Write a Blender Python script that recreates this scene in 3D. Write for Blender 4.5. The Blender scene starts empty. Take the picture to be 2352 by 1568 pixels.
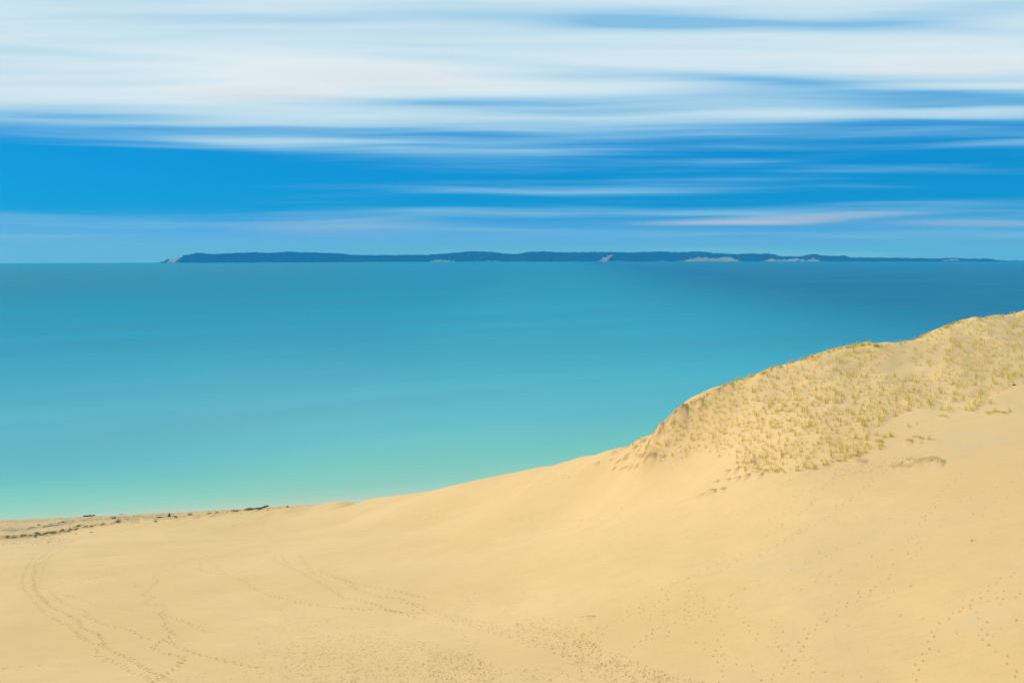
import bpy, math, random
import numpy as np
from mathutils import Matrix, Vector

random.seed(7)
RNG = np.random.default_rng(11)
scene = bpy.context.scene
COL = scene.collection

# ------------------------------------------------------------------ camera
CAM_H = 100.0                       # metres above the lake
PITCH = math.radians(6.13)
ROLL = math.radians(0.118)
FPX = 796.0                         # focal length in pixels of a 1024 wide frame
WATER_R = 15000.0
_r0 = np.array([1.0, 0.0, 0.0]); _u0 = np.array([0.0, math.sin(PITCH), math.cos(PITCH)])
CF = np.array([0.0, math.cos(PITCH), -math.sin(PITCH)])
CR = _r0 * math.cos(ROLL) - _u0 * math.sin(ROLL)
CU = _u0 * math.cos(ROLL) + _r0 * math.sin(ROLL)
cam_data = bpy.data.cameras.new("camera")
cam_data.sensor_width = 36.0
cam_data.lens = 36.0 * FPX / 1024.0
cam_data.clip_start = 0.5
cam_data.clip_end = 60000.0
cam = bpy.data.objects.new("camera", cam_data)
COL.objects.link(cam)
cam.matrix_world = Matrix(((CR[0], CU[0], -CF[0], 0.0), (CR[1], CU[1], -CF[1], 0.0),
                           (CR[2], CU[2], -CF[2], CAM_H), (0, 0, 0, 1)))
scene.camera = cam

def ray(px, py):
    """direction(s) of a pixel of the 1024 x 682 frame"""
    px = np.asarray(px, float); py = np.asarray(py, float)
    a = (px - 512.0) / FPX; b = -(py - 341.0) / FPX
    d = CF + a[..., None] * CR + b[..., None] * CU
    return d / np.linalg.norm(d, axis=-1, keepdims=True)

def project(x, y, z):
    v = np.stack([x, y, z - CAM_H], -1)
    w = v @ CF
    w = np.where(w < 0.1, np.nan, w)
    return 512.0 + FPX * (v @ CR) / w, 341.0 - FPX * (v @ CU) / w

# ------------------------------------------------------------------ sky, sun, exposure
SUN_EL = math.radians(38.0)
SUN_AZ = math.radians(-68.0)          # from the left, a little ahead of the camera
SUN_DIR = np.array([math.sin(SUN_AZ), math.cos(SUN_AZ), 0.0])
SUN_DIR = np.array([SUN_DIR[0] * math.cos(SUN_EL), SUN_DIR[1] * math.cos(SUN_EL), math.sin(SUN_EL)])
sun_data = bpy.data.lights.new("sun", 'SUN')
sun_data.energy = 3.6
sun_data.angle = math.radians(10.0)
sun_data.color = (1.0, 0.86, 0.67)
sun = bpy.data.objects.new("sun", sun_data)
COL.objects.link(sun)
sun.rotation_euler = Vector(SUN_DIR).to_track_quat('Z', 'Y').to_euler()
sun.location = (0, 0, 300)

scene.view_settings.view_transform = 'Standard'
scene.view_settings.look = 'None'
scene.view_settings.exposure = 0.0
scene.view_settings.gamma = 1.0
scene.view_settings.use_curve_mapping = False
scene.cycles.volume_bounces = 0
scene.cycles.max_bounces = 6
scene.cycles.diffuse_bounces = 3
scene.cycles.use_denoising = True

world = bpy.data.worlds.new("World")
scene.world = world
world.use_nodes = True

class NT:
    """small helper round a node tree"""
    def __init__(self, tree):
        self.t = tree; tree.nodes.clear()
    def n(self, kind, **kw):
        nd = self.t.nodes.new(kind)
        for k, v in kw.items(): setattr(nd, k, v)
        return nd
    def link(self, a, b): self.t.links.new(a, b)
    def put(self, sock, v):
        if isinstance(v, bpy.types.NodeSocket): self.link(v, sock)
        else: sock.default_value = v
    def m(self, op, a, b=0.0, c=0.0, clamp=False):
        nd = self.n('ShaderNodeMath', operation=op); nd.use_clamp = clamp
        self.put(nd.inputs[0], a); self.put(nd.inputs[1], b); self.put(nd.inputs[2], c)
        return nd.outputs[0]
    def mix(self, f, a, b, blend='MIX'):
        nd = self.n('ShaderNodeMix', data_type='RGBA', blend_type=blend)
        self.put(nd.inputs['Factor'], f)
        self.put(nd.inputs[6], a if isinstance(a, bpy.types.NodeSocket) else (*a, 1.0))
        self.put(nd.inputs[7], b if isinstance(b, bpy.types.NodeSocket) else (*b, 1.0))
        return nd.outputs[2]
    def smooth(self, x, lo, hi, a=0.0, b=1.0):
        nd = self.n('ShaderNodeMapRange', interpolation_type='SMOOTHSTEP')
        self.put(nd.inputs[0], x); self.put(nd.inputs[1], lo); self.put(nd.inputs[2], hi)
        self.put(nd.inputs[3], a); self.put(nd.inputs[4], b)
        return nd.outputs[0]
    def xyz(self, x, y, z=0.0):
        nd = self.n('ShaderNodeCombineXYZ')
        self.put(nd.inputs[0], x); self.put(nd.inputs[1], y); self.put(nd.inputs[2], z)
        return nd.outputs[0]
    def noise(self, vec, scale, detail=2.0, rough=0.5, dist=0.0, lac=2.0):
        nd = self.n('ShaderNodeTexNoise')
        self.put(nd.inputs['Vector'], vec)
        nd.inputs['Scale'].default_value = scale; nd.inputs['Detail'].default_value = detail
        nd.inputs['Roughness'].default_value = rough; nd.inputs['Distortion'].default_value = dist
        nd.inputs['Lacunarity'].default_value = lac
        return nd.outputs[0]
    def ramp(self, f, stops):
        nd = self.n('ShaderNodeValToRGB')
        self.put(nd.inputs[0], f)
        el = nd.color_ramp.elements
        while len(el) < len(stops): el.new(0.5)
        for e, (p, c) in zip(el, stops): e.position = p; e.color = (*c, 1.0)
        return nd.outputs[0]

def lin(r, g, b):
    f = lambda c: (c / 12.92 if c <= 0.04045 else ((c + 0.055) / 1.055) ** 2.4)
    return (f(r / 255.0), f(g / 255.0), f(b / 255.0))

SKY_STRENGTH = 0.10
w = NT(world.node_tree)
out = w.n('ShaderNodeOutputWorld'); bg = w.n('ShaderNodeBackground')
w.link(bg.outputs[0], out.inputs[0]); bg.inputs[1].default_value = SKY_STRENGTH
gen = w.n('ShaderNodeTexCoord').outputs['Generated']
sep = w.n('ShaderNodeSeparateXYZ'); w.link(gen, sep.inputs[0])
SX, SY, SZ = sep.outputs
sky = w.n('ShaderNodeTexSky', sky_type='NISHITA')
sky.sun_disc = False
sky.sun_elevation = SUN_EL
sky.sun_rotation = math.atan2(SUN_DIR[0], SUN_DIR[1])
sky.altitude = 100.0; sky.air_density = 1.0; sky.dust_density = 0.3; sky.ozone_density = 3.0
# streaked cloud sheet: x along the streaks, height over forward distance across them (straight lines in perspective)
FWD = w.m('SQRT', w.m('MULTIPLY_ADD', SY, SY, 0.05))
SA = w.m('DIVIDE', SX, FWD); SE = w.m('DIVIDE', SZ, FWD)
# clear sky between the clouds: a deep polarised blue, paler towards the horizon
blue = w.mix(1.0, sky.outputs[0], w.mix(w.smooth(SE, 0.0, 0.07), (0.28, 0.54, 1.28), (0.035, 0.62, 1.16)), 'MULTIPLY')
blue = w.mix(0.70, blue, w.mix(w.smooth(SE, 0.006, 0.062), tuple(10 * c for c in lin(106, 178, 246)), tuple(10 * c for c in lin(8, 140, 208))))
nw = w.noise(w.xyz(w.m('MULTIPLY', SA, 1.6), w.m('MULTIPLY', SE, 9.0)), 1.0, 2.0)
wob = w.m('ADD', w.m('MULTIPLY_ADD', nw, 0.024, SE), -0.012)
P = w.xyz(SA, wob, 0.0)
n1 = w.noise(w.xyz(w.m('MULTIPLY', SA, 1.0), w.m('MULTIPLY', wob, 20.0), 3.1), 1.0, 2.0, 0.55)
n2 = w.noise(w.xyz(w.m('MULTIPLY', SA, 2.2), w.m('MULTIPLY', wob, 75.0), 8.3), 1.0, 2.0, 0.6)
cover = w.m('ADD', w.smooth(SE, 0.112, 0.225, 0.19, 0.75), w.m('MULTIPLY_ADD', n1, 0.85, -0.425))
cover = w.m('ADD', cover, w.m('MULTIPLY', w.m('SUBTRACT', n2, 0.5), w.smooth(SE, 0.10, 0.22, 0.80, 0.36)))

def dirpx(px, py):
    d = ray(px, py); f = math.sqrt(d[1] ** 2 + 0.05); return (d[0] / f, 0.0, d[2] / f)
STREAKS = [  # px, py, half length, half height (pixels), slope (dy/dx in the picture), amount
    (60, 176, 420, 58, .02, -0.22), (330, 190, 420, 40, .0, -0.09), (960, 176, 240, 30, -.02, -0.16),
    (560, 16, 260, 12, .05, -0.14), (640, 20, 110, 13, .0, -0.12), (860, 29, 300, 7, .02, -0.20), (960, 14, 150, 10, -.08, -0.20),
    (60, 53, 240, 5, .07, -0.14), (640, 74, 330, 6, .07, -0.17), (300, 101, 220, 5, .03, -0.16), (520, 75, 120, 4, .05, -0.14),
    (980, 96, 260, 16, -.03, -0.14), (820, 86, 170, 10, .0, -0.16), (620, 110, 160, 4, .0, -0.14), (980, 122, 300, 10, .0, -0.09),
    (360, 79, 210, 14, .02, 0.30), (270, 95, 150, 9, .0, 0.30), (110, 97, 360, 15, .04, 0.20), (520, 118, 420, 9, .0, 0.14),
    (960, 67, 170, 10, -.02, 0.30), (950, 88, 170, 4, .0, 0.26), (560, 90, 200, 5, -.01, 0.19), (990, 115, 110, 6, .0, 0.30),
    (820, 113, 120, 5, .0, 0.22), (400, 147, 260, 9, .01, 0.24), (420, 162, 190, 10, .02, 0.20), (300, 138, 180, 5, .01, 0.19),
    (620, 137, 190, 5, -.03, 0.16), (900, 152, 260, 5, -.04, 0.14), (760, 190, 330, 9, -.05, 0.04), (880, 208, 300, 7, -.03, 0.17),
    (200, 216, 330, 12, .01, 0.02), (330, 223, 130, 6, .01, 0.09), (330, 228, 330, 6, .0, 0.07), (620, 165, 200, 6, -.02, 0.13),
    (900, 168, 160, 4, -.02, 0.10), (200, 178, 160, 4, .01, 0.04),
]
PINK = [(790, 219.5, 140, 4.2, -.036, .62), (740, 224, 120, 2.2, .0, .3), (980, 225, 110, 3.2, .01, .34), (340, 226, 110, 8, .01, .18),
        (390, 77, 130, 10, .0, .28), (270, 95, 110, 7, .0, .3), (960, 66, 140, 9, .0, .28)]
def streak(px, py, hw, hh, slope):
    c = dirpx(px, py); e1 = dirpx(px + hw, py); e2 = dirpx(px, py - hh)
    mp = w.n('ShaderNodeMapping', vector_type='TEXTURE')
    w.link(P, mp.inputs[0])
    mp.inputs['Location'].default_value = (c[0], c[2], 0)
    mp.inputs['Rotation'].default_value = (0, 0, -math.atan(slope))
    mp.inputs['Scale'].default_value = (abs(e1[0] - c[0]) * 1.35, abs(e2[2] - c[2]) * 1.7, 1.0)
    g = w.n('ShaderNodeTexGradient', gradient_type='SPHERICAL')
    w.link(mp.outputs[0], g.inputs[0])
    return w.smooth(g.outputs['Fac'], 0.0, 0.9)
for (px, py, hw, hh, sl, amt) in STREAKS:
    cover = w.m('MULTIPLY_ADD', streak(px, py, hw, hh, sl), amt, cover)
cover = w.m('MAXIMUM', cover, w.smooth(SE, 0.17, 0.26, 0.0, 0.40))
cover = w.m('ADD', cover, 0.0, clamp=True)
pink = None
for (px, py, hw, hh, sl, amt) in PINK:
    s = streak(px, py, hw, hh, sl)
    pink = w.m('MULTIPLY', s, amt) if pink is None else w.m('MULTIPLY_ADD', s, amt, pink)
k = 1.0 / SKY_STRENGTH
cloud = w.ramp(cover, [(0.0, lin(80, 165, 224)), (0.35, lin(128, 190, 230)), (0.58, lin(178, 214, 236)), (0.78, lin(204, 228, 241)), (1.0, lin(225, 237, 244))])
cloud = w.mix(1.0, cloud, (k, k, k), 'MULTIPLY')
col = w.mix(w.smooth(cover, 0.02, 0.48), blue, cloud)
pk = lin(224, 222, 236); pk = tuple(c * k * 0.82 for c in pk)
col = w.mix(w.m('MULTIPLY', w.m('ADD', pink, 0.0, clamp=True), 0.85), col, pk)
w.link(col, bg.inputs[0])

# ------------------------------------------------------------------ terrain heights
EDGE = np.array([(-60, 523), (0, 520), (87, 515), (174, 511.5), (261, 507), (348, 501.5), (390, 496.5), (435, 490), (480, 480.5), (522.5, 471),
                 (566, 460.5), (609.6, 449), (632, 441.5), (653, 433), (660, 426), (666, 420), (679, 409), (697, 398), (718, 387.5),
                 (740, 378), (762, 372), (784, 363.5), (805, 358), (818, 353), (836, 348.5), (853, 344), (869, 342.4), (876, 344.2), (884, 345.2),
                 (906, 341), (921, 335.5), (936, 329.6), (958, 321), (975, 318.5), (993, 316), (1024, 311), (1060, 306), (1120, 300)])
EDGE_Y = np.array([(295, 311.5), (325, 310.5), (348, 308), (390, 298), (435, 273), (480, 248), (522, 222), (566, 194), (610, 166), (632, 153), (653, 142), (666, 138), (697, 137), (740, 140),
                   (784, 144), (853, 150), (906, 157), (936, 162), (975, 172), (1024, 182), (1120, 200)])
_RP = [-200, 0, 175, 350, 435, 522, 610, 690, 780, 900, 1024, 1250]
_RT = {682: [73, 72, 71.5, 70.5, 70, 69, 68, 66.7, 65, 63, 60, 55], 640: [95, 94, 92, 88, 85.5, 82, 78, 74.5, 71, 68, 64.5, 59],
       600: [127, 125, 120, 111, 105, 97, 88, 82.5, 78, 74, 69.5, 63], 560: [185, 182, 172, 150, 136, 118, 102, 93.5, 86, 81, 76, 68],
       540: [252, 250, 228, 183, 160, 133, 112, 100.5, 91, 85, 79.5, 71], 520: [0, 0, 0, 250, 200, 152, 124, 108, 96.5, 89, 83, 75],
       490: [0, 0, 0, 0, 0, 190, 143, 119, 104.5, 96, 89.5, 81], 470: [0, 0, 0, 0, 0, 0, 155, 126, 110, 101, 94, 85.5], 445: [0, 0, 0, 0, 0, 0, 0, 131.5, 116, 106.5, 100, 92],
       420: [0, 0, 0, 0, 0, 0, 0, 135.5, 122.5, 113.5, 107.5, 100], 395: [0, 0, 0, 0, 0, 0, 0, 0, 130, 122, 117.5, 110], 370: [0, 0, 0, 0, 0, 0, 0, 0, 0, 133.5, 130, 123],
       345: [0, 0, 0, 0, 0, 0, 0, 0, 0, 0, 146.5, 140], 325: [0, 0, 0, 0, 0, 0, 0, 0, 0, 0, 164, 157]}
ROWS = {k: [(p, v) for p, v in zip(_RP, vs) if v] for k, vs in _RT.items()}   # image row: (px, forward metres)
def pix_at(px, py, Y):
    d = ray(px, py); return d * (Y / d[1]) + np.array([0, 0, CAM_H])
def pix_z(px, py, z):
    d = ray(px, py); return d * ((z - CAM_H) / d[2]) + np.array([0, 0, CAM_H])
ctrl = []
for py, row in ROWS.items():
    for px, Y in row: ctrl.append(pix_at(px, py, Y))
# crest line and the hidden slope behind it
for px in list(np.arange(302, 660, 22)) + list(np.arange(660, 1121, 11.5)):
    py = np.interp(px, EDGE[:, 0], EDGE[:, 1]); Y = np.interp(px, EDGE_Y[:, 0], EDGE_Y[:, 1])
    p = pix_at(px, py, Y); ctrl.append(p)
    q = p * np.array([1.05, 1.05, 1]); q[2] = p[2] - (CAM_H - p[2]) * 0.05 - 1.3; ctrl.append(q)
    x0, y0, z0 = q
    for i, dz in enumerate((0.28, 0.58, 0.85)):
        f = 1 + (z0 * dz / 0.50) / y0
        ctrl.append(np.array([x0 * f, y0 * f, z0 * (1 - dz)]))
# shoreline: beach and lake bed
s0 = pix_z(0, 520, 0.0); s1 = pix_z(261, 507, 0.0)
shore_k = (s1[1] - s0[1]) / (s1[0] - s0[0])
def shore_y(x): return s0[1] + shore_k * (x - s0[0]) + 2.0 * np.sin(x * 0.021 + 0.7) * 0.35
for x in np.arange(-560, 620, 20.0):
    y = shore_y(x)
    ctrl.append(np.array([x, y, 0.0])); ctrl.append(np.array([x, y - 11, 0.75]))
    ctrl.append(np.array([x, y + 16, -0.9]))
    if x < -60: ctrl.append(np.array([x, y - 21, 1.7 if x < -150 else 2.6]))
for x in np.arange(-700, 760, 90.0):
    for off, z in ((60, -3.2), (160, -7.0), (320, -13.0)):
        ctrl.append(np.array([x, shore_y(x) + off, z]))
# round and behind the camera
for p in [(0, 0, 98.2), (0, 14, 90.5), (0, 32, 80.5), (-14, 30, 80.5), (16, 30, 81), (-30, 0, 95), (35, 5, 97), (0, -40, 100), (-90, 0, 92), (-60, 35, 78), (70, 25, 88),
          (100, 0, 98), (-100, -60, 99), (100, -60, 101), (0, -150, 98), (-200, -60, 92), (200, -60, 98), (-180, 60, 62), (-260, 120, 46), (-380, 40, 80),
          (180, 60, 93), (260, 120, 95), (380, 60, 96), (300, 230, 60), (-300, -250, 90), (300, -250, 92), (0, -300, 92), (-600, -200, 85), (600, -200, 90),
          (-560, 80, 55), (560, 120, 88)]:
    ctrl.append(np.array(p, float))
ctrl = np.array(ctrl)
_S = 100.0
def _phi(d2):
    return 0.5 * d2 * np.log(np.maximum(d2, 1e-12))
def tps_fit(P, z, lam=4e-4):
    n = len(P); Q = P / _S
    d2 = ((Q[:, None] - Q[None]) ** 2).sum(-1)
    A = np.zeros((n + 3, n + 3)); A[:n, :n] = _phi(d2) + lam * np.eye(n)
    A[:n, n] = 1; A[:n, n + 1:] = Q; A[n:, :n] = A[:n, n:].T
    return Q, np.linalg.solve(A, np.concatenate([z, np.zeros(3)]))
TQ, TW = tps_fit(ctrl[:, :2], ctrl[:, 2])
def tps(x, y):
    sh = np.shape(x); x = np.ravel(x) / _S; y = np.ravel(y) / _S
    out = np.empty(len(x))
    for i in range(0, len(x), 20000):
        a = x[i:i + 20000]; b = y[i:i + 20000]
        d2 = (a[:, None] - TQ[None, :, 0]) ** 2 + (b[:, None] - TQ[None, :, 1]) ** 2
        out[i:i + 20000] = _phi(d2) @ TW[:len(TQ)] + TW[-3] + TW[-2] * a + TW[-1] * b
    return out.reshape(sh)

def tag(o, label=None, cat=None, group=None, kind=None):
    if label: o["label"] = label
    if cat: o["category"] = cat
    if group: o["group"] = group
    if kind: o["kind"] = kind
    return o

def make_mesh(name, co, faces=None, loops=None, counts=None, mat=None, smooth=True, attrs=None):
    me = bpy.data.meshes.new(name)
    co = np.asarray(co, np.float32)
    me.vertices.add(len(co)); me.vertices.foreach_set("co", co.ravel())
    if faces is not None:
        faces = np.asarray(faces, np.int32); loops = faces.ravel(); counts = np.full(len(faces), faces.shape[1], np.int32)
    me.loops.add(len(loops)); me.loops.foreach_set("vertex_index", np.asarray(loops, np.int32))
    me.polygons.add(len(counts))
    start = np.concatenate([[0], np.cumsum(counts)[:-1]]).astype(np.int32)
    me.polygons.foreach_set("loop_start", start)
    me.polygons.foreach_set("use_smooth", np.full(len(counts), smooth))
    me.update(calc_edges=True)
    for k, v in (attrs or {}).items():
        a = me.attributes.new(k, 'FLOAT', 'POINT'); a.data.foreach_set("value", np.asarray(v, np.float32))
    if mat: me.materials.append(mat)
    return me

def obj(name, me, parent=None):
    o = bpy.data.objects.new(name, me); COL.objects.link(o)
    if parent: o.parent = parent
    return o

def material(name):
    m = bpy.data.materials.new(name); m.use_nodes = True
    t = NT(m.node_tree)
    out = t.n('ShaderNodeOutputMaterial'); bs = t.n('ShaderNodeBsdfPrincipled')
    t.link(bs.outputs[0], out.inputs[0])
    return m, t, bs

# ------------------------------------------------------------------ dune surface
S4 = 0.25                                            # photograph pixels (4096 wide) to frame pixels
AZ0, DAZ, NAZ = math.radians(-42.0), 0.0032, 460      # fine sector of the polar grid
az_f = AZ0 + DAZ * np.arange(NAZ + 1)
az_c = np.linspace(az_f[-1], AZ0 + 2 * math.pi, 75)
R0, KR, NR = 40.0, 1.0045, 505
r_f = R0 * KR ** np.arange(NR + 1)
r_in = np.geomspace(1.0, R0, 60)
r_out = np.geomspace(r_f[-1], 760.0, 26)

def sines(x, y, lam, seed, n=7):
    g = np.random.default_rng(seed); s = np.zeros(np.shape(x))
    for _ in range(n):
        a = g.uniform(0, 2 * math.pi); l = lam * g.uniform(0.6, 1.5); p = g.uniform(0, 6.28)
        s += np.sin((x * math.cos(a) + y * math.sin(a)) * 2 * math.pi / l + p)
    return s / math.sqrt(n)

def inside(px, py, poly):
    px = np.asarray(px); py = np.asarray(py); c = np.zeros(px.shape, bool)
    n = len(poly)
    for i in range(n):
        x1, y1 = poly[i]; x2, y2 = poly[(i + 1) % n]
        if y1 == y2: continue
        t = ((y1 > py) != (y2 > py)) & (px < (x2 - x1) * (py - y1) / (y2 - y1) + x1)
        c ^= t
    return c

GRASS_POLY = [(628, 447), (640, 456), (652, 463), (665, 461), (690, 457), (716, 455), (733, 464), (745, 471), (780, 473), (815, 469), (850, 460),
              (866, 452), (885, 448), (868, 438), (872, 428), (895, 416), (920, 408), (950, 412), (975, 410), (990, 396), (1024, 384), (1130, 360), (1130, 250), (980, 300), (860, 330),
              (740, 365), (690, 390), (655, 420)]
def base_height(x, y):
    z = tps(x, y)
    d = (shore_y(x) - y) / math.hypot(1, shore_k)                       # metres inland
    z = np.where(d > 0, np.maximum(z, 0.05 * np.minimum(d, 14)), np.minimum(z, 0.05 * d))
    z = np.maximum(z, -14.0)
    far = np.clip((y - 40) / 30, 0, 1) * np.clip(d / 40, 0, 1)
    z = z + far * (0.05 * sines(x, y, 17, 3) + 0.025 * sines(x, y, 7, 4))
    z = z + np.clip((30 - d) / 10, 0, 1) * np.clip(d / 4, 0, 1) * 0.10 * sines(x, y, 5, 9)
    px, py = project(x, y, z)
    g = inside(np.nan_to_num(px, nan=-1e6), np.nan_to_num(py, nan=-1e6), GRASS_POLY) & (y > 70) & (y < 230)
    z = z + np.where(g, 0.07 * sines(x, y, 4.2, 5) + 0.035 * sines(x, y, 2.1, 6) + 0.14 * sines(x, y, 11.0, 8), 0.0)
    return z

AZg, Rg = np.meshgrid(az_f, r_f, indexing='ij')
Hc = base_height(Rg * np.sin(AZg), Rg * np.cos(AZg))                     # coarse heights of the fine sector

def unproject(px, py):
    """first point of the dune surface under a pixel"""
    d = ray(px, py); h = np.hypot(d[..., 0], d[..., 1]); az = np.arctan2(d[..., 0], d[..., 1]); t = d[..., 2] / h
    az = np.atleast_1d(az); t = np.atleast_1d(t)
    f = np.clip((az - AZ0) / DAZ, 0, NAZ - 1e-6); i = f.astype(int); f = (f - i)[:, None]
    prof = Hc[i] * (1 - f) + Hc[i + 1] * f
    diff = prof - (CAM_H + t[:, None] * r_f[None])
    hit = diff > 0
    j = np.argmax(hit, axis=1); ok = hit.any(axis=1) & (j > 0)
    j = np.clip(j, 1, NR)
    k = np.arange(len(j)); d0 = diff[k, j - 1]; d1 = diff[k, j]
    s = np.where(ok, -d0 / np.where(d1 == d0, 1, d1 - d0), 0)
    r = r_f[j - 1] + s * (r_f[j] - r_f[j - 1])
    return np.stack([r * np.sin(az), r * np.cos(az), CAM_H + t * r], -1), ok

def height_at(x, y):
    x = np.atleast_1d(x); y = np.atleast_1d(y)
    f = np.clip((np.arctan2(x, y) - AZ0) / DAZ, 0, NAZ - 1e-6); g = np.clip(np.log(np.hypot(x, y) / R0) / math.log(KR), 0, NR - 1e-6)
    i = f.astype(int); j = g.astype(int); f = f - i; g = g - j
    return (Hc[i, j] * (1 - f) * (1 - g) + Hc[i + 1, j] * f * (1 - g) + Hc[i, j + 1] * (1 - f) * g + Hc[i + 1, j + 1] * f * g)

# ---- dense sub-grid that carries prints, ledges and colour marks
SUB = 4
FA, FR = NAZ * SUB, NR * SUB
disp = np.zeros((FA + 1, FR + 1), np.float32)
damp_shade = np.zeros_like(disp); soil = np.zeros_like(disp)
need = np.zeros((NAZ, NR), bool)
LKR = math.log(KR) / SUB

def window(x, y, rad):
    a = math.atan2(x, y); r = math.hypot(x, y)
    ia = (a - AZ0) / DAZ * SUB; ir = math.log(r / R0) / LKR
    wa = rad / r / DAZ * SUB; wr = rad / r / LKR
    a0, a1 = int(math.floor(ia - wa)), int(math.ceil(ia + wa)); q0, q1 = int(math.floor(ir - wr)), int(math.ceil(ir + wr))
    if a0 < 0 or a1 > FA or q0 < 0 or q1 > FR: return None
    aa = AZ0 + DAZ / SUB * np.arange(a0, a1 + 1); rr = R0 * np.exp(LKR * np.arange(q0, q1 + 1))
    A, R = np.meshgrid(aa, rr, indexing='ij')
    need[a0 // SUB:(a1 - 1) // SUB + 1, q0 // SUB:(q1 - 1) // SUB + 1] = True
    return (slice(a0, a1 + 1), slice(q0, q1 + 1)), R * np.sin(A) - x, R * np.cos(A) - y

def stamp_print(x, y, ang, L, W, depth, wet_shade):
    w_ = window(x, y, 0.62 * L + 0.16)
    if w_ is None: return
    sl, X, Y = w_
    ca, sa = math.cos(ang), math.sin(ang)
    u = (X * ca + Y * sa) / (0.5 * L); v = (-X * sa + Y * ca) / (0.5 * W)
    q = np.sqrt(u * u + v * v) * (1 + 0.10 * np.sin(3 * np.arctan2(v, u) + x * 3))
    pit = -depth * np.clip(1 - q ** 2.4, 0, 1)
    rim = 0.32 * depth * np.exp(-((q - 1.22) / 0.22) ** 2) * (0.7 + 0.3 * u)
    disp[sl] += (pit + rim) * np.clip((1.75 - q) / 0.3, 0, 1)
    damp_shade[sl] = np.maximum(damp_shade[sl], wet_shade * np.clip(1.15 - q, 0, 1) ** 0.6)  # print hollows coloured darker: moist sand plus painted pit shade

def stamp_ridge(x, y, ang, L, W, hgt, wet_shade=0.0, ochre=0.0):
    """a small ledge or mound: steep on its left side"""
    w_ = window(x, y, 0.75 * L)
    if w_ is None: return
    sl, X, Y = w_
    ca, sa = math.cos(ang), math.sin(ang)
    u = (X * ca + Y * sa) / (0.5 * L); v = (-X * sa + Y * ca) / W
    v = v + 0.22 * np.sin(u * 1.7 + x) + 0.12 * np.sin(X * 5.3 + Y * 3.1)
    along = np.clip(1 - u * u, 0, 1)
    prof = np.where(v > 0, np.exp(-(v / 0.55) ** 2), np.exp(-(v / 1.5) ** 2))
    disp[sl] += hgt * along * prof
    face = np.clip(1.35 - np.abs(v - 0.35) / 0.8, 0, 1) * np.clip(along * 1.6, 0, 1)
    soil[sl] = np.maximum(soil[sl], ochre * face); damp_shade[sl] = np.maximum(damp_shade[sl], wet_shade * face)

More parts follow.
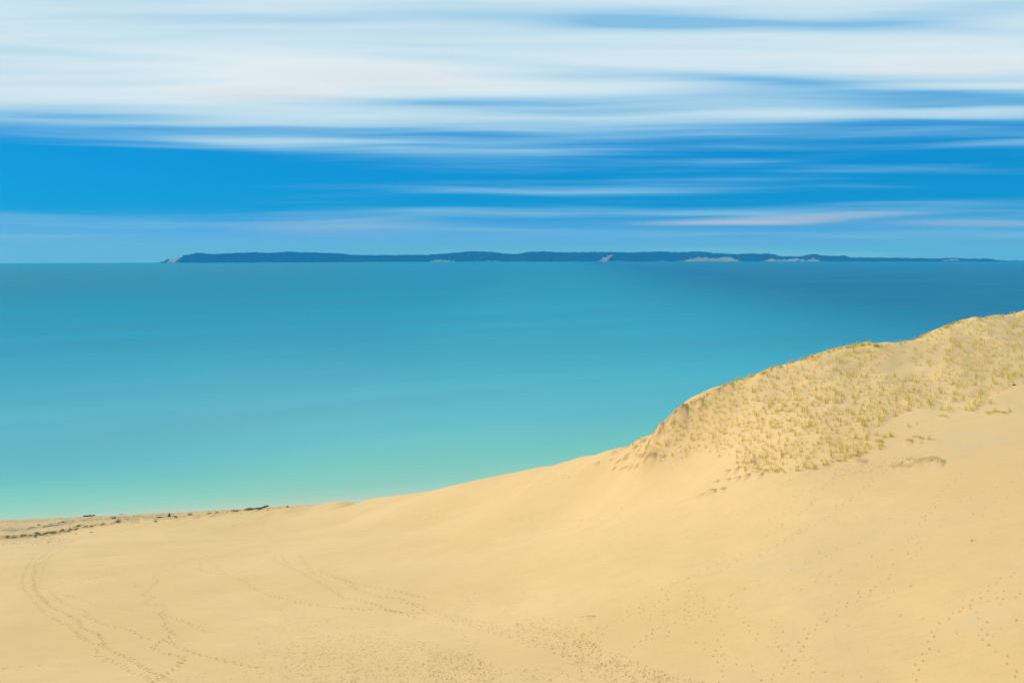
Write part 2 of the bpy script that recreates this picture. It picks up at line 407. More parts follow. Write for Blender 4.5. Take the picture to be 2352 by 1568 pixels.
# ---- footprint trails, as polylines in photograph pixels
def reg(x0, y0, pts, k=1024 / 2352.0): return [(x0 + k * a, y0 + k * b) for a, b in pts]
def r1(*p): return reg(0, 2200, p)
def r2(*p): return reg(1024, 2200, p)
def r3(*p): return reg(2048, 2200, p)
def r4(*p): return reg(3072, 2200, p)
def r5(*p): return reg(3072, 1800, p)
def r6(*p): return reg(1400, 1900, p)
TRAILS = [  # polyline, step length, side offset, strength
    (r1((470, 0), (330, 100), (310, 200), (300, 280), (330, 370), (430, 470), (460, 515), (570, 560), (720, 640), (750, 710), (880, 750), (970, 830), (950, 880), (1040, 930), (1200, 990), (1330, 1080), (1450, 1140), (1600, 1215)), .62, .17, 1.0),
    (r1((640, -40), (470, 50), (350, 130), (330, 230), (310, 330), (340, 400), (450, 520)), .60, .2, .7),
    (r1((330, 40), (250, 150), (200, 290), (230, 370), (330, 480), (410, 570), (500, 620), (640, 690), (740, 780), (800, 820), (930, 870)), .7, .17, .8),
    (r1((480, 40), (400, 170), (340, 330), (450, 360), (540, 450), (660, 520), (790, 560), (790, 610), (1000, 680), (1200, 730), (1330, 800), (1420, 820)), .85, .17, .75),
    (r1((2200, 10), (1880, 90), (1600, 150), (1460, 200), (1400, 240), (1460, 270), (1390, 340), (1310, 410), (1420, 430), (1350, 460), (1300, 490), (1480, 500), (1530, 530), (1470, 580), (1530, 650), (1510, 700), (1600, 770), (1480, 830), (1400, 890), (1500, 940), (1700, 980), (1620, 1070), (1480, 1160), (1400, 1215)), .75, .17, 1.1),
    ([(220, 2335), (480, 2290), (790, 2240), (1024, 2190), (1400, 2115), (1835, 2030), (2097, 1961), (2292, 1902)], 1.3, .10, .9),
    (r1((1480, 580), (1700, 650), (1840, 710), (1900, 750)), 1.0, .17, .8),
    (r1((1550, 830), (1700, 910), (1850, 960), (2000, 990), (2200, 1040), (2352, 1080)), .75, .2, .9),
    (r1((600, 400), (800, 470), (940, 505), (1150, 535), (1450, 570)), 1.1, .15, .6),
    (r1((900, 900), (870, 940), (950, 990), (1100, 1040), (1200, 1110), (1320, 1150), (1400, 1200)), .75, .2, .9),
    (r1((10, 395), (200, 365)), 1.5, .08, .7), (r1((40, 1080), (420, 1045), (560, 1030), (730, 1015)), 1.8, .08, .7),
    (r1((560, 110), (780, 180), (1000, 215), (1200, 270), (1300, 350)), .9, .2, .5),
    (r1((400, 260), (700, 300), (1000, 310), (1300, 330), (1700, 340)), 1.1, .25, .5),
    (r1((1560, 20), (1700, 50), (1830, 90)), .8, .2, .6), (r1((1990, 120), (2000, 170), (2100, 220)), .7, .2, .5),
    (r1((1850, 100), (1850, 190), (2050, 210), (2250, 280), (2330, 340)) + r2((100, 400), (300, 450), (500, 500), (700, 520), (900, 535), (1080, 535), (1280, 555), (1500, 575), (1700, 590)), .75, .18, .9),
    (r2((190, 40), (160, 80), (250, 130), (400, 190), (550, 280), (700, 360), (800, 430), (950, 450), (1080, 490), (1250, 550), (1600, 650), (1750, 700), (1900, 730), (1930, 860), (1940, 910)), .8, .17, .9),
    (r2((230, 20), (260, 90), (330, 150)), .7, .17, .7),
    (r2((400, 30), (450, 110), (550, 220), (700, 230), (950, 310), (1150, 350), (1300, 365), (1450, 410), (1650, 450), (1850, 510), (2000, 560)), .9, .2, .85),
    (r2((600, 190), (800, 260), (950, 370), (1150, 420), (1300, 440), (1450, 490), (1600, 540), (1750, 600), (1900, 640), (2060, 700), (2250, 750), (2330, 800)), .7, .3, 1.0),
    (r2((1850, 310), (1950, 430), (2000, 540), (1950, 600), (1900, 650)), .75, .3, .85), (r2((1900, 290), (2050, 400), (2190, 490), (2300, 570)), .8, .25, .8),
    (r2((1480, 540), (1700, 600), (1900, 660), (2100, 720), (2300, 790)), .6, .4, .9),
    (r2((2040, 800), (2040, 860), (1960, 940), (1880, 990)), .8, .17, .8),
    (r3((1240, 430), (1050, 545), (900, 680), (700, 740), (600, 900)), .95, .2, .9), (r3((1640, 250), (1400, 350), (1450, 430), (1200, 550), (1050, 620), (850, 690), (700, 760), (560, 880)), .9, .2, 1.0),
    (r3((2100, 20), (2050, 100), (1900, 200), (1600, 250), (1400, 330)), .8, .2, .9), (r3((1920, 40), (1890, 110), (1700, 220), (1500, 300)), .8, .2, .7),
    (r3((1610, 420), (1610, 600), (1500, 690), (1350, 700), (1250, 790), (1150, 880), (1000, 960), (900, 1040)), .7, .22, 1.0),
    (r3((1600, 310), (1700, 390), (1850, 520), (1850, 650)), .8, .2, .8), (r3((1950, 450), (2130, 610), (2190, 720), (2250, 770), (2300, 850)), .9, .2, 1.0),
    (r3((1700, 840), (1900, 950), (2100, 1010), (2200, 1080), (2352, 1150)), .8, .35, .9), (r3((1950, 730), (1900, 900), (1940, 1100), (1920, 1215)), .9, .2, .9),
    (r3((1650, 630), (1850, 560), (2080, 370), (2330, 260)), 1.9, .1, .9), (r3((740, 40), (850, 140), (910, 210)), 1.0, .2, .7), (r3((60, 200), (150, 300), (100, 400), (420, 470)), 1.2, .2, .6),
    (r3((100, 570), (250, 610), (480, 680), (600, 730), (520, 790)), .8, .35, .9), (r3((820, 690), (820, 820), (700, 880)), .7, .3, .9),
    (r4((1140, 230), (950, 340), (960, 390), (740, 490), (620, 590), (480, 680), (390, 760), (300, 850), (340, 960), (230, 1030), (200, 1080), (50, 1160), (-60, 1200)), .75, .17, 1.05),
    (r4((2280, 210), (2080, 290), (1900, 470), (1640, 620), (1520, 750), (1490, 860), (1440, 950), (1370, 1070), (1360, 1150), (1320, 1215)), .75, .17, 1.0),
    (r4((2170, 320), (2080, 460), (1890, 520), (1900, 560), (2000, 640), (2000, 780), (2010, 870), (2150, 930), (2200, 1000), (2280, 1120), (2300, 1190)), .85, .2, 1.0),
    (r4((2340, 400), (2100, 480), (2060, 500)), .9, .2, .8), (r4((2300, 640), (2190, 690), (2000, 745)), 1.4, .12, 1.0),
    (r4((60, 630), (110, 740), (100, 810), (20, 870), (150, 910), (190, 1000), (300, 1100), (420, 1205)), .8, .2, .95), (r4((420, 1110), (700, 1140), (900, 1170), (1050, 1210)), 1.2, .1, .7),
    (r5((2300, 380), (2150, 450), (1990, 520), (1880, 595), (1680, 665), (1500, 740), (1150, 905), (940, 990), (740, 1073), (550, 1160), (350, 1248), (170, 1345)), 2.0, .1, 1.1),
    (r5((2250, 290), (2050, 350), (1880, 415), (1650, 540), (1240, 680), (1040, 755), (930, 795), (870, 830), (600, 945), (500, 980), (300, 1060), (90, 1135)), 1.9, .1, 1.0),
    (r5((1250, 110), (1140, 170), (1010, 220), (940, 300), (880, 370), (780, 430), (620, 530), (500, 640), (390, 690), (220, 790), (40, 890), (-100, 990)), .65, .2, .95),
    (r5((1180, 90), (850, 190), (700, 230), (580, 300), (430, 350), (300, 400), (170, 440), (-100, 520), (-400, 600)), .75, .35, .85),
    (r5((430, 430), (400, 510), (280, 590), (180, 650), (60, 740), (-50, 800)), .75, .18, .9), (r5((1800, 220), (1650, 340), (1580, 450), (1480, 570), (1430, 640), (1390, 720), (1340, 800), (1390, 850), (1390, 940), (1310, 1010)), .75, .18, .9),
    (r5((270, 470), (110, 620)), .8, .18, .8), (r5((-300, 700), (300, 660), (800, 640), (1300, 640), (2200, 570)), 1.6, .5, .75), (r5((1600, 0), (1250, 100), (900, 160), (500, 230), (0, 320)), 1.0, .6, .6),
    (r6((700, 385), (1200, 395), (1700, 405), (2352, 415)), 1.5, .35, .6), (r6((0, 790), (450, 680), (1100, 575)), 2.2, .1, .5), (r6((1500, 90), (1750, 40), (2000, 10)), 1.2, .4, .7),
    ([(1075, 2050), (1045, 2110), (1090, 2165)], .9, .2, .6), ([(160, 2190), (420, 2120), (600, 2075)], 1.2, .8, .5), ([(20, 2320), (60, 2240), (160, 2190), (300, 2150)], 1.1, .8, .55),
]
n_prints = 0
def walk(poly, step, side, strg):
    global n_prints
    p = np.array(poly, float) * S4
    t = np.linspace(0, 1, 400); seg = np.concatenate([[0], np.cumsum(np.hypot(*np.diff(p, axis=0).T))]); seg /= seg[-1]
    q, ok = unproject(np.interp(t, seg, p[:, 0]), np.interp(t, seg, p[:, 1]))
    q = q[ok]
    if len(q) < 3: return
    jump = np.hypot(*np.diff(q[:, :2], axis=0).T)
    L = np.concatenate([[0], np.cumsum(np.minimum(jump, 25))])
    s = 0.0; k = 0
    while s < L[-1]:
        x = np.interp(s, L, q[:, 0]); y = np.interp(s, L, q[:, 1])
        x2 = np.interp(s + .4, L, q[:, 0]); y2 = np.interp(s + .4, L, q[:, 1])
        a = math.atan2(y2 - y, x2 - x) + RNG.normal(0, .18)
        sd = side * (1 if k % 2 else -1) + RNG.normal(0, side * .35)
        g = strg * RNG.uniform(.55, 1.2)
        if RNG.random() > .06:
            far_ = x < -12 or y > 125
            big_ = 1.35 if far_ else 1.0
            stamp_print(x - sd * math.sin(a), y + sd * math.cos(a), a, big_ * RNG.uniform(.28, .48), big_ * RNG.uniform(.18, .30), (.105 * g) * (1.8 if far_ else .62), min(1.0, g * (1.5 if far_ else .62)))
            n_prints += 1
        s += step * RNG.uniform(.75, 1.3); k += 1
for tr in TRAILS: walk(*tr)
def scatter(poly, n, strg, fade=None):
    global n_prints
    xs = [p[0] for p in poly]; ys = [p[1] for p in poly]
    px = RNG.uniform(min(xs), max(xs), n * 4); py = RNG.uniform(min(ys), max(ys), n * 4)
    m = inside(px, py, poly); px = px[m][:n]; py = py[m][:n]
    q, ok = unproject(px * S4, py * S4)
    for (x, y, z), o in zip(q, ok):
        if not o: continue
        g = .66 * strg * RNG.uniform(.25, 1.2) * RNG.uniform(.5, 1)
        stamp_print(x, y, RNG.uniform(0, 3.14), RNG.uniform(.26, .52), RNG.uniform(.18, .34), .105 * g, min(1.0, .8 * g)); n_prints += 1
scatter(r2((0, 420), (500, 560), (1000, 680), (1400, 800), (1950, 930), (2352, 1100), (2352, 1220), (0, 1220)), 1150, .95)
scatter(r2((300, 800), (1000, 760), (2000, 950), (2200, 1220), (200, 1220)), 700, 1.1)
scatter(r2((1600, 960), (2000, 940), (2250, 1100), (2200, 1220), (1600, 1220)), 240, 1.2)
scatter(r2((1400, 470), (1900, 600), (2352, 720), (2352, 820), (1900, 690), (1500, 560)), 150, 1.0)
scatter(r3((0, 640), (250, 680), (800, 850), (1250, 1060), (1700, 1220), (900, 1220), (300, 900), (0, 860)), 560, 1.2)
scatter(r3((0, 560), (480, 660), (860, 850), (700, 880), (200, 700)), 90, .9)
scatter(r3((0, 1100), (500, 1020), (1000, 1080), (1900, 1220), (0, 1220)), 170, 1.0)
scatter(r3((1150, 480), (1900, 480), (1900, 720), (1250, 820)), 70, .9)
scatter(r1((200, 200), (360, 120), (420, 300), (380, 400), (210, 400)), 170, .7)
scatter(r1((1500, 900), (2352, 850), (2352, 1220), (1700, 1220)), 200, .6)
scatter(r1((2000, 200), (2352, 330), (2352, 500), (2150, 330)), 70, .6)
scatter(r5((500, 200), (1200, 60), (1500, 20), (1250, 110), (700, 260)), 110, .7)
scatter([(0, 2100), (4096, 1900), (4096, 2731), (0, 2731)], 220, .45)

# ---- ledges, mounds and the eroded left end of the grassy dune
def ridge_px(x, y, dx, dy, hgt, wet_shade, ochre, W=.5):
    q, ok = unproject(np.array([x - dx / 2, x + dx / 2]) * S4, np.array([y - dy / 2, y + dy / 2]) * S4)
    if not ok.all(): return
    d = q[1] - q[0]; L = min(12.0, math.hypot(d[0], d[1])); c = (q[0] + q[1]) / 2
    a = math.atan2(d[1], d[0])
    stamp_ridge(c[0], c[1], a, max(L, 1.2), W, hgt, wet_shade, ochre)
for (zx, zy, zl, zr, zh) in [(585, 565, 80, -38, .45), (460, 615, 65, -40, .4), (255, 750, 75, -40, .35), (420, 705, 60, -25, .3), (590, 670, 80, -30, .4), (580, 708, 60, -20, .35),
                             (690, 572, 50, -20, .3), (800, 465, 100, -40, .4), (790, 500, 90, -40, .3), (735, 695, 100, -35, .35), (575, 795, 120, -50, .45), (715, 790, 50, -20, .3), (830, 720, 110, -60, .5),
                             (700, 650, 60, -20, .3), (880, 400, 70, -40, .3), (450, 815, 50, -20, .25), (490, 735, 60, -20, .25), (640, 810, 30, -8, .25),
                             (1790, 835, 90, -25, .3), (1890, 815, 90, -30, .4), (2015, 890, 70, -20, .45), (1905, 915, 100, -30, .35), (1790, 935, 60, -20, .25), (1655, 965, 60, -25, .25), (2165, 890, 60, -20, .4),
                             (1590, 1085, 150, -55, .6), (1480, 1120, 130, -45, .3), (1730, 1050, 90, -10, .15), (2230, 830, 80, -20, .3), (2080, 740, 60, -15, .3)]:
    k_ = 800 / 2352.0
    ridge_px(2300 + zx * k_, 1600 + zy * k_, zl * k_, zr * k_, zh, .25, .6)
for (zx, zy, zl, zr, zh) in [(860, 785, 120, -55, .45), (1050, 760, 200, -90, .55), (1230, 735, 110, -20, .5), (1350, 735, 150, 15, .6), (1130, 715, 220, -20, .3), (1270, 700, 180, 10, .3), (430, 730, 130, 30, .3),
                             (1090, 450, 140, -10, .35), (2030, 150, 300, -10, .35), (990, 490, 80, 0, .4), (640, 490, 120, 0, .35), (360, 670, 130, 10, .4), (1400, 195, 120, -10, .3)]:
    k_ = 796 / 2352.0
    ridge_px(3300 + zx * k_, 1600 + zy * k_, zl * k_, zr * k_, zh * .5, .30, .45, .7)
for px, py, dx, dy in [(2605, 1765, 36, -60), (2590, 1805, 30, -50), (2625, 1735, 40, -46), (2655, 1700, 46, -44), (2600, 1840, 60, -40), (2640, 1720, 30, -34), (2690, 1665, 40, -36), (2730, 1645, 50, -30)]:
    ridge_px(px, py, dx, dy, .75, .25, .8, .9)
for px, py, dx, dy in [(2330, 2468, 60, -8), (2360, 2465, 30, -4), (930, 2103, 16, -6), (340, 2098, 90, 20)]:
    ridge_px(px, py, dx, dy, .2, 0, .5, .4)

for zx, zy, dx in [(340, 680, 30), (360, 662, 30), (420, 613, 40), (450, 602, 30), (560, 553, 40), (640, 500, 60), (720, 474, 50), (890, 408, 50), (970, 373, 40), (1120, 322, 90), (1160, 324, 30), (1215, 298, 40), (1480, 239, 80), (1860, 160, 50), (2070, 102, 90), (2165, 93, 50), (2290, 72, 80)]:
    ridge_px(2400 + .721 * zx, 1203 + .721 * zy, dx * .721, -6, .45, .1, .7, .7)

# ---- the sheet itself
grid_used = np.zeros((FA + 1, FR + 1), bool)
# no displacement where a refined cell meets a plain one
nz = np.zeros((FA + 1, FR + 1), bool)
pad = np.pad(need, 1)
for da in (-1, 0, 1):
    for dr in (-1, 0, 1):
        if (da, dr) == (0, 0): continue
        pl = ~pad[1 + da:1 + da + NAZ, 1 + dr:1 + dr + NR] & need
        ii, jj = np.nonzero(pl)
        if da == 0:
            for s_ in range(SUB + 1): nz[ii * SUB + s_, jj * SUB + (SUB if dr > 0 else 0)] = True
        elif dr == 0:
            for s_ in range(SUB + 1): nz[ii * SUB + (SUB if da > 0 else 0), jj * SUB + s_] = True
        else: nz[ii * SUB + (SUB if da > 0 else 0), jj * SUB + (SUB if dr > 0 else 0)] = True
disp[nz] = 0
fa = np.arange(FA + 1) / SUB; fr = np.arange(FR + 1) / SUB
ia = np.minimum(fa.astype(int), NAZ - 1); ir = np.minimum(fr.astype(int), NR - 1); ta = (fa - ia)[:, None]; tr_ = (fr - ir)[None]
Hf = (Hc[np.ix_(ia, ir)] * (1 - ta) * (1 - tr_) + Hc[np.ix_(ia + 1, ir)] * ta * (1 - tr_) + Hc[np.ix_(ia, ir + 1)] * (1 - ta) * tr_ + Hc[np.ix_(ia + 1, ir + 1)] * ta * tr_)
Hf = Hf + disp
vid = np.full((FA + 1, FR + 1), -1, np.int32)
vid[::SUB, ::SUB] = 0
quads_f = []
ii, jj = np.nonzero(need)
for a in range(SUB):
    for b in range(SUB):
        I = ii * SUB + a; J = jj * SUB + b
        vid[I, J] = 0; vid[I + 1, J] = 0; vid[I, J + 1] = 0; vid[I + 1, J + 1] = 0
m = vid == 0
vid[m] = np.arange(m.sum())
uu, vv = np.nonzero(m)
AA = AZ0 + DAZ / SUB * uu; RR = R0 * np.exp(LKR * vv)
co = np.stack([RR * np.sin(AA), RR * np.cos(AA), Hf[uu, vv]], -1)
at_damp_shade = damp_shade[uu, vv]; at_soil = soil[uu, vv]
for a in range(SUB):
    for b in range(SUB):
        I = ii * SUB + a; J = jj * SUB + b
        quads_f.append(np.stack([vid[I, J], vid[I, J + 1], vid[I + 1, J + 1], vid[I + 1, J]], -1))
ii, jj = np.nonzero(~need); I = ii * SUB; J = jj * SUB
quads_f.append(np.stack([vid[I, J], vid[I, J + SUB], vid[I + SUB, J + SUB], vid[I + SUB, J]], -1))
def patch(azs, rs, co, close_a=None):
    """a plain polar patch appended to the sheet"""
    A, R = np.meshgrid(azs, rs, indexing='ij'); x = R * np.sin(A); y = R * np.cos(A)
    z = base_height(x, y); off = len(co)
    co = np.concatenate([co, np.stack([x, y, z], -1).reshape(-1, 3)])
    na, nr = A.shape; idx = off + np.arange(na * nr).reshape(na, nr)
    return co, np.stack([idx[:-1, :-1], idx[:-1, 1:], idx[1:, 1:], idx[1:, :-1]], -1).reshape(-1, 4)
co, q_ = patch(az_f, r_in, co); quads_f.append(q_)
co, q_ = patch(az_f, r_out, co); quads_f.append(q_)
co, q_ = patch(az_c, np.concatenate([r_in[:-1], r_f[::6], r_out[1:]]), co); quads_f.append(q_)
quads = np.concatenate(quads_f)
pad_n = len(co) - len(at_damp_shade)
at_damp_shade = np.concatenate([at_damp_shade, np.zeros(pad_n)]); at_soil = np.concatenate([at_soil, np.zeros(pad_n)])
# ground cover marks with shapes of their own: beach gravel, wrack soil, grey lag gravel on the slope
X, Y, Z = co.T
ppx, ppy = project(X, Y, Z); ppx = np.nan_to_num(ppx / S4, nan=-1e6); ppy = np.nan_to_num(ppy / S4, nan=-1e6)
front = (Y > 45)
wobble = 7 * sines(X, Y, 6, 21) + 4 * sines(X, Y, 2.5, 22)
def band(pts, half, wob=1.0):
    p = np.array(pts, float); yc = np.interp(ppx, p[:, 0], p[:, 1], left=-1e5, right=-1e5)
    return np.exp(-(((ppy + wobble * wob - yc)) / half) ** 2) * front
inland = (shore_y(X) - Y) / math.hypot(1, shore_k)
gravel = np.maximum.reduce([0.9 * band([(0, 2118), (90, 2117), (180, 2103), (230, 2092), (330, 2078), (440, 2070), (520, 2068), (700, 2058), (800, 2055)], 6, .5) * np.clip(1.2 - ppx / 900, 0, 1),
                            0.7 * band([(0, 2084), (160, 2080), (330, 2062)], 4, .4), 0.55 * band([(0, 2100), (120, 2103), (200, 2104), (300, 2098)], 5, .5)])
gravel = np.clip(gravel * (0.75 + 0.5 * sines(X, Y, 3, 31)), 0, 1) * (inland > -3) * (inland < 40)
brown = np.clip(np.maximum(1.0 * band([(0, 2146), (100, 2141), (200, 2132), (260, 2122), (320, 2106), (400, 2094), (480, 2085)], 12, .5) * np.clip(1.3 - ppx / 520, 0, 1),
                           .6 * band([(300, 2103), (430, 2090), (480, 2078), (640, 2072), (760, 2068), (900, 2048), (1100, 2030)], 3.5, .6)) * (0.8 + .5 * sines(X, Y, 2.5, 41)), 0, 1) * (inland > 1) * (inland < 60)
def blob(cx, cy, rx, ry, rot=0.0):
    dx = ppx - cx; dy = ppy + wobble * 2 - cy; u = (dx * math.cos(rot) + dy * math.sin(rot)) / rx; v = (-dx * math.sin(rot) + dy * math.cos(rot)) / ry
    return np.exp(-(u * u + v * v) ** 1.3) * front
lag = np.maximum.reduce([.9 * blob(3160, 2240, 270, 34, -.1), .9 * blob(3900, 1775, 260, 60, -.18), .7 * blob(3880, 2490, 150, 40, -.1), .8 * blob(120, 2172, 200, 14, .0), .6 * blob(1650, 2305, 260, 9, -.12),
                         .5 * blob(2960, 1945, 160, 12, -.2), .6 * blob(3560, 2110, 300, 40, -.1), .4 * blob(1600, 2270, 150, 25), .5 * blob(3380, 1880, 200, 20, -.15)])
lag = lag * np.clip(.8 + .4 * sines(X, Y, 1.6, 51) + .25 * sines(X, Y, 4, 52), 0, 1.2)
wetsand = np.clip(1 - inland / 2.2, 0, 1) * (inland > -60)

sand, t, bs = material("dune_sand")
geo = t.n('ShaderNodeNewGeometry').outputs['Position']
def attr(tt, nm):
    a = tt.n('ShaderNodeAttribute'); a.attribute_name = nm; return a.outputs['Fac']
big = t.noise(geo, 0.035, 4.0, 0.55); mid = t.noise(geo, 0.35, 4.0, 0.6); fine = t.noise(geo, 5.0, 4.0, 0.7)
rip_m = t.n('ShaderNodeMapping'); t.link(geo, rip_m.inputs[0])
rip_m.inputs['Rotation'].default_value = (0, 0, math.radians(24)); rip_m.inputs['Scale'].default_value = (0.25, 1.8, 0.5)
rip = t.noise(rip_m.outputs[0], 1.0, 4.0, 0.6, 0.6)
c = t.mix(t.smooth(big, .3, .7), (0.575, 0.402, 0.190), (0.625, 0.443, 0.224))
c = t.mix(t.m('MULTIPLY', t.smooth(mid, .35, .75), .35), c, (0.525, 0.385, 0.200))
c = t.mix(t.m('MULTIPLY', t.smooth(rip, .45, .8), .34), c, (0.49, 0.355, 0.180))
c = t.mix(t.m('MULTIPLY', t.smooth(fine, .45, .8), .34), c, (0.46, 0.33, 0.165))
c = t.mix(t.m('MULTIPLY', attr(t, "lag"), .32), c, (0.46, 0.395, 0.265))
c = t.mix(t.m('MULTIPLY', attr(t, "damp_shade"), .66), c, (0.285, 0.175, 0.065))  # damp sand and ledges, with the prints' pit shade put into the colour
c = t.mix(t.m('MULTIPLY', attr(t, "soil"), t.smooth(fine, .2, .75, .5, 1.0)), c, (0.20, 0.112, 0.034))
c = t.mix(t.m('MULTIPLY', attr(t, "brown"), t.smooth(fine, .25, .7, .35, .95)), c, (0.22, 0.145, 0.06))
c = t.mix(t.m('MULTIPLY', attr(t, "gravel"), t.smooth(fine, .2, .7, .45, .95)), c, (0.24, 0.22, 0.18))
c = t.mix(t.m('MULTIPLY', attr(t, "wetsand"), .8), c, (0.34, 0.27, 0.16))
t.link(c, bs.inputs['Base Color'])
bs.inputs['Roughness'].default_value = 0.95; bs.inputs['Specular IOR Level'].default_value = 0.1
hb = t.m('ADD', t.m('MULTIPLY', rip, .5), t.m('ADD', t.m('MULTIPLY', fine, .25), t.m('MULTIPLY', mid, .4)))
bp = t.n('ShaderNodeBump'); bp.inputs['Strength'].default_value = 0.5; bp.inputs['Distance'].default_value = 0.12
t.link(hb, bp.inputs['Height']); t.link(bp.outputs[0], bs.inputs['Normal'])
me = make_mesh("sand_dune", co, quads, mat=sand, attrs={"damp_shade": at_damp_shade, "soil": at_soil, "gravel": gravel, "brown": brown, "lag": lag, "wetsand": wetsand})
tag(obj("sand_dune", me), "pale golden sand dune sloping down to the lake, crossed by footprint trails", kind="structure")
print("prints", n_prints, "refined cells", need.sum(), "verts", len(co), "quads", len(quads))

# ------------------------------------------------------------------ lake
water, t, bs = material("lake_water")
geo = t.n('ShaderNodeNewGeometry').outputs['Position']
sp = t.n('ShaderNodeSeparateXYZ'); t.link(geo, sp.inputs[0]); WX, WY, _ = sp.outputs
off = t.m('MULTIPLY', t.m('SUBTRACT', WY, t.m('MULTIPLY_ADD', WX, shore_k, s0[1] - shore_k * s0[0])), 1 / math.hypot(1, shore_k))
str1 = t.noise(t.xyz(t.m('MULTIPLY', WX, .0013), t.m('ADD', t.m('MULTIPLY', WY, .0036), t.m('MULTIPLY', WX, -.0018))), 1.0, 4.0, .6, .4)
str2 = t.noise(t.xyz(t.m('MULTIPLY', WX, .007), t.m('MULTIPLY', WY, .045)), 1.0, 3.0, .6, .3)
# depth grows with the distance offshore; the deep channel lies to the right
lg = t.m('LOGARITHM', t.m('MAXIMUM', t.m('ADD', off, 8.0), 1.0), 10.0)
deep = t.smooth(t.m('MULTIPLY_ADD', WY, -.05, WX), 60.0, 820.0)
lg = t.m('ADD', lg, t.m('MULTIPLY', deep, .30))
lg = t.m('ADD', lg, t.m('MULTIPLY', t.smooth(WX, 10.0, -210.0), .24))
lg = t.m('ADD', lg, t.m('MULTIPLY_ADD', str1, .36, -.18)); lg = t.m('ADD', lg, t.m('MULTIPLY_ADD', str2, .08, -.04))
f = t.m('DIVIDE', t.m('SUBTRACT', lg, 0.8), 3.4, clamp=True)
A = 0.70
wc = t.ramp(f, [(p, tuple(A * v for v in lin(*c_))) for p, c_ in [(.0, (222, 226, 196)), (.13, (190, 222, 194)), (.22, (156, 222, 198)), (.33, (118, 214, 201)), (.42, (80, 195, 209)), (.56, (62, 178, 204)), (.70, (44, 162, 194)), (.82, (16, 148, 184)), (1.0, (0, 138, 186))]])
wc = t.mix(t.m('MULTIPLY', t.m('MULTIPLY', t.smooth(t.m('MULTIPLY_ADD', WY, .10, WX), -100.0, -1400.0), t.smooth(off, 500.0, 2500.0)), .45), wc, (0.035, 0.175, 0.225))
wc = t.mix(t.m('MULTIPLY', deep, .70), wc, tuple(A * v for v in lin(0, 100, 145)))
wc = t.mix(t.m('MULTIPLY', t.smooth(str1, .42, .62), .18), wc, (0.045, 0.185, 0.22))
t.t.nodes.remove(bs)
gl = t.n('ShaderNodeBsdfGlossy'); gl.inputs['Roughness'].default_value = 0.16; df = t.n('ShaderNodeBsdfDiffuse'); t.link(wc, df.inputs[0])
lw = t.n('ShaderNodeFresnel'); lw.inputs[0].default_value = 1.33          # waves keep the averaged reflection low even at grazing angles
mx = t.n('ShaderNodeMixShader'); t.link(t.m('MULTIPLY', lw.outputs[0], .20), mx.inputs[0]); t.link(df.outputs[0], mx.inputs[1]); t.link(gl.outputs[0], mx.inputs[2])
t.link(mx.outputs[0], [n_ for n_ in t.t.nodes if n_.type == 'OUTPUT_MATERIAL'][0].inputs[0])
bp = t.n('ShaderNodeBump'); bp.inputs['Strength'].default_value = 0.10; bp.inputs['Distance'].default_value = 1.0
t.link(str2, bp.inputs['Height']); t.link(bp.outputs[0], gl.inputs['Normal'])
na = 256; rr = np.concatenate([np.linspace(40, 700, 34), np.geomspace(740, WATER_R, 40)])
an = np.linspace(0, 2 * math.pi, na, endpoint=False)
A_, R_ = np.meshgrid(an, rr, indexing='ij')
co = np.stack([R_ * np.sin(A_), R_ * np.cos(A_), np.zeros_like(R_)], -1).reshape(-1, 3)
idx = np.arange(na * len(rr)).reshape(na, len(rr)); nx = np.roll(idx, -1, 0)
q = np.stack([idx[:, :-1], idx[:, 1:], nx[:, 1:], nx[:, :-1]], -1).reshape(-1, 4)
me = make_mesh("lake", co, q, mat=water)
tag(obj("lake", me), "calm turquoise lake reaching to the horizon", kind="structure")

# ------------------------------------------------------------------ island on the horizon
IR = 14000.0
ka, kb = 1800 / 2352.0, 1796 / 2352.0
TOP = [(600 + ka * a, 950 + ka * b) for a, b in [(66, 131), (80, 118), (92, 112), (135, 104), (180, 90), (215, 86), (248, 76), (280, 80), (345, 84), (430, 78), (500, 75), (560, 74), (640, 77), (720, 71), (800, 74), (900, 76), (1000, 81),
       (1060, 88), (1150, 89), (1250, 89), (1350, 87), (1450, 89), (1500, 83), (1600, 76), (1680, 68), (1760, 70), (1850, 80), (1920, 83), (1985, 72), (2060, 69), (2150, 74), (2250, 74), (2330, 71)]]
TOP += [(2300 + kb * a, 950 + kb * b) for a, b in [(160, 72), (280, 75), (390, 71), (460, 70), (540, 75), (640, 70), (690, 72), (720, 79), (860, 85), (925, 79), (960, 84), (1010, 79), (1050, 88), (1085, 97), (1180, 97),
        (1220, 87), (1260, 82), (1290, 92), (1340, 94), (1410, 93), (1440, 102), (1560, 103), (1700, 105), (1850, 107), (1900, 108), (1980, 104), (2050, 107), (2185, 107), (2196, 115), (2260, 117), (2352, 117), (2600, 119), (3000, 121), (3400, 124)]]
TOP = np.array(TOP) * S4
SANDY = [[(665, 1050), (672, 1034), (700, 1029), (728, 1022), (722, 1034), (708, 1046), (716, 1051)],
         [(1705, 1051), (1722, 1043), (1745, 1039), (1778, 1040), (1812, 1043), (1842, 1051)], [(1880, 1051), (1890, 1044), (1940, 1044), (1995, 1041), (2004, 1051)], [(2030, 1051), (2045, 1045), (2066, 1051)],
         [(2375, 1050), (2400, 1040), (2425, 1024), (2452, 1016), (2448, 1024), (2432, 1040), (2436, 1049)],
         [(2690, 1048), (2740, 1040), (2790, 1027), (2868, 1032), (2900, 1026), (2932, 1028), (2936, 1034), (2975, 1048)],
         [(3045, 1046), (3075, 1034), (3130, 1038), (3180, 1032), (3225, 1040), (3250, 1032), (3285, 1046)], [(3750, 1043), (3780, 1037), (3830, 1034), (3842, 1043)]]
